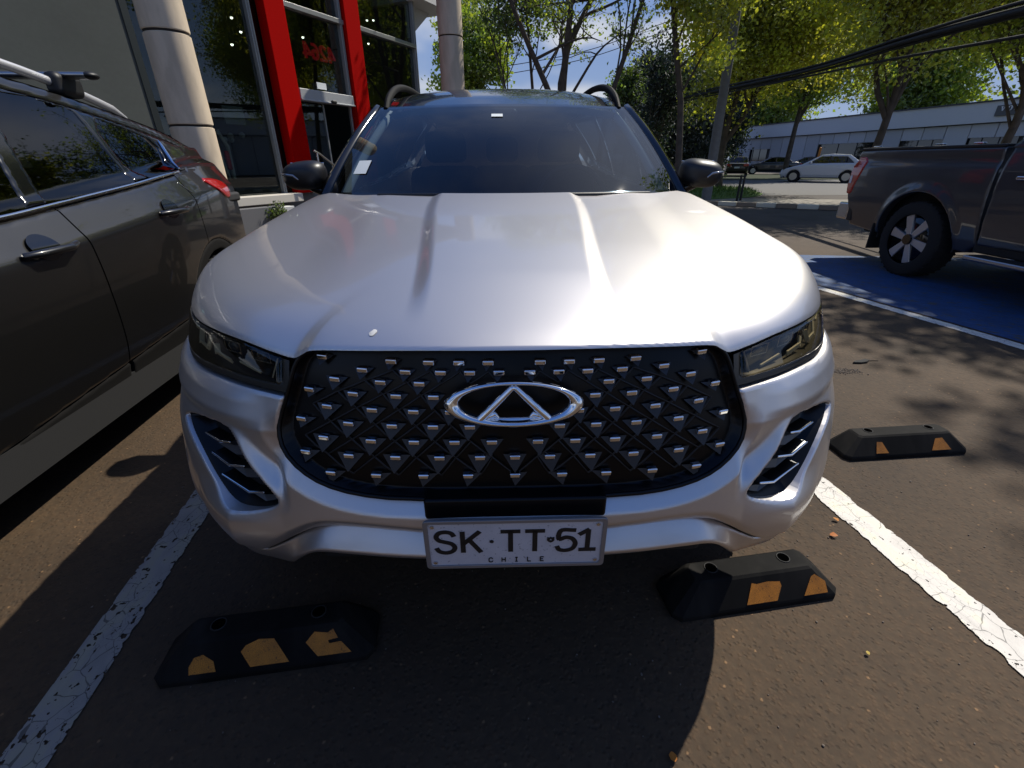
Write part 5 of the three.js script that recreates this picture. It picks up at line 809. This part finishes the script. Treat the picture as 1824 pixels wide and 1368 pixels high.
// grey street pole, bollards, cables
{ const t = thing('utility_pole', 'tall grey concrete utility pole behind the right door mirror', 'utility pole', [6.42, 0, -16.2]); part(t, 'shaft', tube([[0, 0, 0], [-0.03, 4, 0.02], [-0.09, 9.5, 0.06]], [0.155, 0.125, 0.09], 16), std([1, 1, 1], 0.9, 0, { map: tex(128, 256, (u, v, c) => { const n = fbm(u * 6, v * 10, 4, 2, 141), k = 0.8 + 0.5 * (n - 0.5); c[0] = 0.23 * k; c[1] = 0.225 * k; c[2] = 0.215 * k; }) })); part(t, 'cross_arm', box(1.6, 0.1, 0.1, -0.08, 9.0, 0.05, 0.01), M.alu); }
for (const [x, z, l] of [[7.30, -15.9, 'black steel bollard on the grass edge, left one of the close pair'], [7.55, -16.2, 'black steel bollard on the grass edge, right one of the close pair']]) { const t = thing('bollard', l, 'bollard', [x, 0, z], 0, 'black bollards at the grass edge'); part(t, 'post', tube([[0, 0, 0], [0, 0.74, 0]], 0.035, 10), M.satin); part(t, 'cap', new THREE.SphereGeometry(0.04, 12, 8).translate(0, 0.74, 0), M.satin); }
{
  const cab = (label, pts, r) => { const c = new THREE.CatmullRomCurve3(pts.map((p) => V3(...p))), P = c.getPoints(60), m = part(scene, 'overhead_cable', tube(P, r, 7), M.rubber); tag(m, label, 'cable', 'overhead cables along the street'); };
  const g = 'thick black overhead cable crossing the trees on the right';
  const near = (p) => p.map(([x, y, z]) => [x * 0.72, 1.22 + (y - 1.22) * 0.72, z * 0.72]);
  const base = near([[5.6, 4.3, -48], [9.35, 4.28, -30], [10.38, 4.0, -19], [9.95, 3.88, -14], [9.42, 3.66, -10.5], [8.6, 3.3, -6]]);
  const names = ['uppermost cable of the thick bundle in front of the trees', 'second cable from the top of the thick bundle', 'middle strand twisted through the thick cable bundle', 'lowest strand of the thick upper cable bundle'];
  [[0, 0.075, 0.026], [0.05, 0.03, 0.032], [-0.03, -0.015, 0.036], [0.03, -0.06, 0.028]].forEach(([dx, dy, r], i) => cab(names[i], base.map(([x, y, z], k) => [x + dx, y + dy * (1 + 0.25 * Math.sin(k * 2 + i)), z]), r));
  cab('lower black cable hanging below the thick bundle', near([[5.6, 4.2, -48], [9.4, 4.12, -30], [10.27, 3.92, -22], [10.23, 3.62, -15], [9.62, 3.27, -10.5], [8.8, 2.9, -6]]), 0.024);
  cab('thin wire high in the sky left of the utility pole', [[-2, 5.6, -30], [4.11, 6.52, -30], [7.46, 7.5, -30], [14, 9.6, -30]], 0.018); cab('second thin wire in the sky just below the first', [[-2, 5.25, -30.2], [4.11, 6.2, -30.2], [7.46, 7.15, -30.2], [14, 9.2, -30.2]], 0.018);
}

// ───────────────────────── trees
const leafMat = phys([1, 1, 1], 0.95, 0, { vertexColors: true, transmission: 0.6, thickness: 0, side: THREE.DoubleSide });
function tree(name, label, x, z, o) {
  const r = mulberry(o.seed), t = thing(name, label, 'tree', [x, 0, z], 0, o.group), wood = [], tips = [];
  const C = V3(...o.c), R = V3(...o.r), rnd = (a) => (r() - 0.5) * 2 * a;
  const limb = (from, to, r0, r1, sag, depth) => {
    const n = 6, P = [], q = from.distanceTo(to); const k = V3(rnd(1), rnd(0.6) + sag, rnd(1)).multiplyScalar(q * (depth ? 0.13 : 0.035)), k2 = V3(rnd(1), rnd(1), rnd(1)).multiplyScalar(q * 0.05);
    for (let i = 0; i <= n; i++) { const s = i / n, p = from.clone().lerp(to, s); p.addScaledVector(k, Math.sin(Math.PI * s)); p.addScaledVector(k2, Math.sin(2 * Math.PI * s)); P.push(p); }
    wood.push(tube(P, P.map((_, i) => lerp(r0, r1, i / n)), depth > 1 ? 5 : 8, false)); return P;
  };
  const inCrown = () => { for (;;) { const p = V3(rnd(1), rnd(1), rnd(1)); if (p.length() < 1) { p.multiplyScalar(lerp(0.55, 1, r())); return p.multiply(R).add(C); } } };
  const inv = (p) => p;
  // trunks
  let main = null; const stems = o.stems || [[0, 0, 0, o.r[0] * 0.1, C.y + R.y * 0.5, 0]];
  for (const [bx, by, bz, tx, ty, tz] of stems) {
    const root = V3(bx, by, bz); let q0 = o.trunk; if (main && by > 0) { let j = 0; while (j < 5 && main[j + 1].y < by) j++; const f = clamp((by - main[j].y) / (main[j + 1].y - main[j].y)); root.copy(main[j]).lerp(main[j + 1], f); q0 = o.trunk * 0.62; }
    const P = limb(root, V3(tx, ty, tz), q0, o.trunk * 0.22, 0, 0); if (!main) main = P;
    const nb = o.limbs || 9;
    for (let i = 0; i < nb; i++) {
      const f = lerp(o.fork || 0.35, 1, (i + r() * 0.6) / nb), pi = Math.min(5.99, f * 6), a = P[Math.floor(pi)].clone().lerp(P[Math.floor(pi) + 1], pi % 1), e = inCrown(); if (e.y < a.y - R.y * 0.3) e.y = a.y + r() * R.y * 0.3;
      const br = o.trunk * lerp(0.36, 0.16, f), Q = limb(a, e, br, br * 0.25, 0.5, 1); tips.push(e);
      for (let k = 0; k < (o.twigs || 4); k++) { const b = Q[2 + Math.floor(r() * 4)], d = b.clone().add(V3(rnd(1), rnd(0.7) + 0.35, rnd(1)).multiply(R).multiplyScalar(0.42)); const T = limb(b, d, br * 0.36, 0.006, 0.3, 2); tips.push(d, T[4]);
        if (o.fine) for (let m = 0; m < o.fine; m++) { const b2 = T[2 + Math.floor(r() * 4)], d2 = b2.clone().add(V3(rnd(1), rnd(0.8) + 0.4, rnd(1)).multiply(R).multiplyScalar(0.2)); limb(b2, d2, br * 0.16, 0.004, 0.2, 3); tips.push(d2); } }
    }
  }
  part(t, 'trunk', join(wood), M.bark);
  // leaves: clumps round the twig ends and through the crown
  const clumps = tips.map((p) => [p, 1]); for (let i = 0; i < (o.extra || 0); i++) clumps.push([inCrown(), 1.2]);
  const P = [], N = [], Cc = [], idx = []; let n = 0; const per = Math.ceil(o.leaves / clumps.length);
  for (const [p, k] of clumps) {
    const tone = 0.55 + 0.8 * r(), hue = r(), sp = o.spread * k;
    const cnt = Math.floor(per * (0.4 + 1.2 * r()));
    for (let i = 0; i < cnt; i++) {
      const g = () => (r() + r() + r() - 1.5) * 1.3, q = V3(p.x + g() * sp, p.y + g() * sp * 0.75, p.z + g() * sp), s = o.size * (0.6 + 0.8 * r());
      if (o.floor !== undefined && q.y < o.floor) continue;
      const a = V3(rnd(1), rnd(1), rnd(1)).normalize(), b = V3(rnd(1), rnd(1), rnd(1)).cross(a).normalize(), w = 0.38;
      const c = a.clone().cross(b).multiplyScalar(s * 0.16);
      const v = [q.clone().addScaledVector(a, -s * 0.5), q.clone().addScaledVector(b, s * w).add(c), q.clone().addScaledVector(a, s * 0.55), q.clone().addScaledVector(b, -s * w).add(c)];
      for (const y of v) P.push(y.x, y.y, y.z);
      const l = tone * (0.75 + 0.5 * r()), A = o.col, B = o.col2 || o.col; for (let m = 0; m < 4; m++) Cc.push(lerp(A[0], B[0], hue) * l, lerp(A[1], B[1], hue) * l, lerp(A[2], B[2], hue) * l);
      idx.push(n, n + 1, n + 2, n, n + 2, n + 3); n += 4;
    }
  }
  const g = new THREE.BufferGeometry(); g.setAttribute('position', new THREE.Float32BufferAttribute(P, 3)); g.setAttribute('color', new THREE.Float32BufferAttribute(Cc, 3)); g.setIndex(idx); g.computeVertexNormals();
  part(t, 'crown', g, leafMat); return t;
}
const YG = [0.45, 0.53, 0.035], YG2 = [0.54, 0.50, 0.035], MG = [0.19, 0.29, 0.025], DG = [0.022, 0.036, 0.012], DG2 = [0.045, 0.065, 0.015];
tree('young_tree', 'young yellow-green tree behind the column at the centre left', -1.7, -22.5, { seed: 11, c: [0.2, 4.9, 0], r: [2.1, 2.7, 1.9], trunk: 0.09, limbs: 12, twigs: 5, leaves: 15000, spread: 0.36, size: 0.13, col: YG, col2: MG, fork: 0.3 });
const bareG = 'thin-leaved spring trees beyond the silver car roof';
tree('bare_tree', 'almost leafless tree with forked limbs rising behind the car roof', 1.95, -16.2, { seed: 23, c: [0, 6.0, 0], r: [3.3, 3.0, 2.4], trunk: 0.17, stems: [[0, 0, 0, -0.35, 7.2, 0.1], [0.05, 2.3, 0, 1.1, 7.6, -0.4], [-0.05, 2.0, 0, -2.2, 6.3, 0.5]], limbs: 7, twigs: 4, fine: 3, leaves: 4200, spread: 0.16, size: 0.085, col: MG, col2: YG, fork: 0.35 });
tree('bare_tree', 'slender leaning tree with bare twigs right of the forked one', 2.75, -15.0, { seed: 31, c: [0.2, 5.8, 0], r: [1.8, 2.6, 1.6], trunk: 0.10, stems: [[0, 0, 0, 0.5, 7.4, 0]], limbs: 9, twigs: 4, fine: 3, leaves: 2200, spread: 0.16, size: 0.08, col: MG, col2: DG2, fork: 0.3 });
tree('bare_tree', 'straight thin-trunked tree with sparse olive leaves left of the forked one', 0.62, -18.4, { seed: 37, c: [-0.1, 6.3, 0], r: [1.9, 2.7, 1.8], trunk: 0.075, stems: [[0, 0, 0, 0.05, 8.6, 0], [-0.2, 1.0, 0.3, -1.6, 5.6, 0]], limbs: 10, twigs: 4, fine: 2, leaves: 7000, spread: 0.3, size: 0.10, col: MG, col2: DG2, fork: 0.35 });
tree('round_tree', 'small rounded green tree just left of the dark conifer', 5.75, -26.5, { seed: 41, c: [0, 3.9, 0], r: [1.15, 1.5, 1.1], trunk: 0.08, limbs: 12, twigs: 5, leaves: 11000, spread: 0.3, size: 0.13, col: DG2, col2: MG, extra: 40, fork: 0.3 });
tree('dark_conifer', 'dark ragged conifer beside the roof rail on the right', 6.3, -23.0, { seed: 43, c: [0, 3.0, 0], r: [1.3, 3.2, 1.3], trunk: 0.12, limbs: 20, twigs: 5, leaves: 5000, spread: 0.36, size: 0.13, col: DG, col2: [0.02, 0.036, 0.02], extra: 10, fork: 0.08 });
const plG = 'bright spring plane trees along the street on the right';
tree('plane_tree', 'yellow-green plane tree whose slim trunk stands behind the right windscreen pillar', 4.55, -14.2, { seed: 53, c: [0.4, 6.0, 0], r: [1.7, 3.0, 1.7], trunk: 0.11, stems: [[0, 0, 0, -0.25, 8.4, 0]], limbs: 14, twigs: 5, leaves: 17000, spread: 0.34, size: 0.105, col: YG, col2: YG2, extra: 30, fork: 0.35, floor: 2.6, group: plG });
tree('plane_tree', 'broad plane tree right behind the grey utility pole', 8.6, -20.5, { seed: 59, c: [1.3, 6.0, 0], r: [4.0, 3.9, 3.2], trunk: 0.16, stems: [[0, 0, 0, 0.3, 7.0, 0], [0, 1.8, 0, 2.0, 6.6, 0.4]], limbs: 14, twigs: 6, leaves: 60000, spread: 0.55, size: 0.115, col: YG2, col2: YG, extra: 170, fork: 0.25, floor: 1.95, group: plG });
tree('plane_tree', 'large plane tree with its forked trunk above the pickup bed', 10.4, -14.9, { seed: 61, c: [0.2, 6.2, 0], r: [3.7, 3.5, 3.0], trunk: 0.13, stems: [[0, 0, 0, 0.25, 6.8, 0], [0.03, 2.3, 0, 1.6, 6.0, 0.2], [-0.03, 2.2, 0, -1.5, 6.2, 0.1]], limbs: 12, twigs: 6, leaves: 60000, spread: 0.5, size: 0.095, col: YG, col2: YG2, extra: 150, fork: 0.28, floor: 2.75, group: plG });
tree('plane_tree', 'plane tree at the right edge above the pickup cab', 14.6, -15.6, { seed: 67, c: [0, 6.2, 0], r: [3.6, 3.5, 3.0], trunk: 0.14, stems: [[0, 0, 0, 0.2, 6.8, 0], [0.02, 1.9, 0, -1.3, 5.6, 0.3]], limbs: 12, twigs: 6, leaves: 52000, spread: 0.5, size: 0.10, col: YG, col2: MG, extra: 140, fork: 0.28, floor: 2.9, group: plG });
tree('plane_tree', 'far plane tree above the white hatchback across the street', 19.8, -36.5, { seed: 127, c: [0, 8.4, 0], r: [5.4, 5.2, 4.2], trunk: 0.2, stems: [[0, 0, 0, 0.25, 9, 0], [0.03, 3.3, 0, 2.0, 8.0, 0.2]], limbs: 14, twigs: 6, leaves: 60000, spread: 0.7, size: 0.17, col: YG, col2: MG, extra: 170, fork: 0.3, floor: 4.4, group: plG });
tree('plane_tree', 'plane tree outside the frame that dapples the lot on the right', 10.8, -8.6, { seed: 71, c: [-0.5, 8.4, 0], r: [3.0, 2.6, 2.6], trunk: 0.17, limbs: 11, twigs: 5, leaves: 12000, spread: 0.45, size: 0.13, col: YG, col2: MG, fork: 0.45, group: plG });
const dkG = 'dark evergreen trees at the back of the street';
[[9.6, -32, 73, 'dark evergreen left of the pole at the back'], [11.8, -34, 79, 'dark evergreen right behind the pole at the back'], [14.6, -37.5, 83, 'dark evergreen behind the white hatchback'], [8.2, -31, 89, 'dark evergreen behind the right windscreen pillar'], [19.0, -52, 97, 'far dark evergreen left of the pale building'], [24.0, -58, 101, 'far dark evergreen at the left end of the pale building']].forEach(([x, z, s, l]) => tree('evergreen_tree', l, x, z, { seed: s, c: [0, 3.4, 0], r: [2.4, 3.3, 2.4], trunk: 0.2, limbs: 16, twigs: 5, leaves: 16000, spread: 0.55, size: 0.2, col: DG, col2: DG2, extra: 80, fork: 0.08, group: dkG }));
// trees behind the pale building and behind the camera's left, seen only as a canopy edge
[[32, -66, 103, 'tall green tree rising behind the far end of the pale building'], [38, -50, 107, 'tall green tree rising behind the middle of the pale building'], [40, -36, 109, 'tall green tree rising behind the near end of the pale building']].forEach(([x, z, s, l]) => tree('backdrop_tree', l, x, z, { seed: s, c: [0, 8.5, 0], r: [6, 6.5, 5], trunk: 0.35, limbs: 16, twigs: 5, leaves: 26000, spread: 1.2, size: 0.34, col: MG, col2: YG, extra: 120, fork: 0.2, group: 'tall trees behind the pale building' }));
// unseen street trees and wall added behind the camera: block low sky, feed reflections
const bkG = 'unseen trees added behind the photographer to dim the low sky';
[[-5.5, 9.5, 131, 'unseen bare-twigged tree added behind the photographer on the left'], [0.6, 11, 137, 'unseen bare-twigged tree added straight behind the photographer'], [6.4, 9.8, 139, 'unseen bare-twigged tree added behind the photographer on the right']].forEach(([x, z, q, l]) => tree('added_street_tree', l, x, z, { seed: q, c: [0, 5.0, 0], r: [2.6, 2.4, 2.2], trunk: 0.14, limbs: 11, twigs: 4, fine: 2, leaves: 5000, spread: 0.3, size: 0.12, col: MG, col2: DG2, fork: 0.35, group: bkG }));
{ const w = thing('added_wall', 'long unseen wall added behind the photographer to block low sky light', 'wall', [0, 0, 14.5]); part(w, 'wall', box(44, 2.6, 0.25, 0, 1.3, 0), std([0.26, 0.22, 0.18], 0.9)); part(w, 'coping', box(44.2, 0.12, 0.4, 0, 2.66, 0, 0.02), std([0.4, 0.38, 0.35], 0.9)); }  // wall added out of view to cut the low sky light
// small shrub by the planter
tree('shrub', 'small leafy shrub in the planter beside the left door mirror', -4.18, -8.7, { seed: 113, c: [0.05, 0.44, 0], r: [0.30, 0.15, 0.2], trunk: 0.008, limbs: 10, twigs: 4, leaves: 600, spread: 0.06, size: 0.04, col: DG2, col2: MG, fork: 0.1 }).userData.category = 'shrub';

// ───────────────────────── small litter
const leafLitter = [[1.215, -1.315, 0.016, 'orange fallen leaf beside the white bay line', [0.45, 0.17, 0.02]], [1.145, -1.235, 0.020, 'curled orange-brown fallen leaf near the right bumper corner', [0.42, 0.13, 0.02]], [0.36, -0.565, 0.017, 'orange fallen leaf in the sun at the bottom edge', [0.5, 0.17, 0.02]], [0.97, -0.80, 0.010, 'small yellow fallen leaf on the sunlit asphalt', [0.4, 0.28, 0.04]]];
leafLitter.forEach(([x, z, s, l, c], i) => { const r = mulberry(900 + i), sh = new THREE.Shape(); for (let k = 0; k < 9; k++) { const t = k / 9 * 6.283, q = s * (0.42 + 0.3 * r()) * (1 + 0.5 * Math.cos(t)); k ? sh.lineTo(q * Math.cos(t), q * Math.sin(t) * 0.8) : sh.moveTo(q, 0); } const g = new THREE.ShapeGeometry(sh); const p = g.attributes.position; for (let k = 0; k < p.count; k++) p.setZ(k, 0.25 * s * Math.abs(p.getX(k) / s) ** 1.5 + 0.1 * s * Math.sin(k)); g.rotateX(-Math.PI / 2).rotateY(r() * 6).computeVertexNormals(); const m = part(scene, 'fallen_leaf', g, new THREE.MeshStandardMaterial({ color: lin(...c), roughness: 0.7, side: THREE.DoubleSide })); m.position.set(x, 0.008, z); tag(m, l, 'leaf', 'fallen leaves on the asphalt'); });
{ const r = mulberry(77), pb = new THREE.IcosahedronGeometry(1, 0), list = []; for (let i = 0; i < 900; i++) { const x = -1.6 + r() * 4.4, z = -0.2 - r() * 3.2, s = 0.0012 + 0.0028 * r() * r(); const q = pb.clone(); q.scale(s * (0.7 + 0.8 * r()), s * 0.7, s).rotateY(r() * 6).translate(x, s * 0.4 + 0.001, z); list.push(q); } for (let i = 0; i < 150; i++) { const k = 0.002 + 0.003 * r(); list.push(pb.clone().scale(k * 1.4, k, k).rotateY(r() * 6).translate(2.12 + (r() + r() + r() - 1.5) * 0.11, k * 0.5, -2.66 + (r() + r() + r() - 1.5) * 0.05)); } const m = part(scene, 'grit', join(list), std([0.16, 0.13, 0.10], 0.9)); tag(m, 'loose grit scattered over the asphalt', 'grit', null, 'stuff'); }
{ const t = thing('debris', 'flat dark scrap of debris on the asphalt right of the silver car', 'debris', [2.33, 0, -2.80], 0.4); part(t, 'scrap', new THREE.ExtrudeGeometry(new THREE.Shape([[-0.075, 0.01], [-0.03, -0.012], [0.02, -0.02], [0.055, -0.008], [0.05, 0.014], [0.0, 0.016], [-0.04, 0.02]].map(([x, y]) => new THREE.Vector2(x, y))), { depth: 0.008, bevelEnabled: true, bevelThickness: 0.002, bevelSize: 0.002, bevelSegments: 1 }).rotateX(-Math.PI / 2).translate(0, 0.003, 0), M.matte); part(t, 'wire', tube([[0.05, 0.006, 0], [0.09, 0.004, 0.012], [0.12, 0.004, 0.03]], 0.002, 5), M.matte); }

renderer.render(scene, camera);
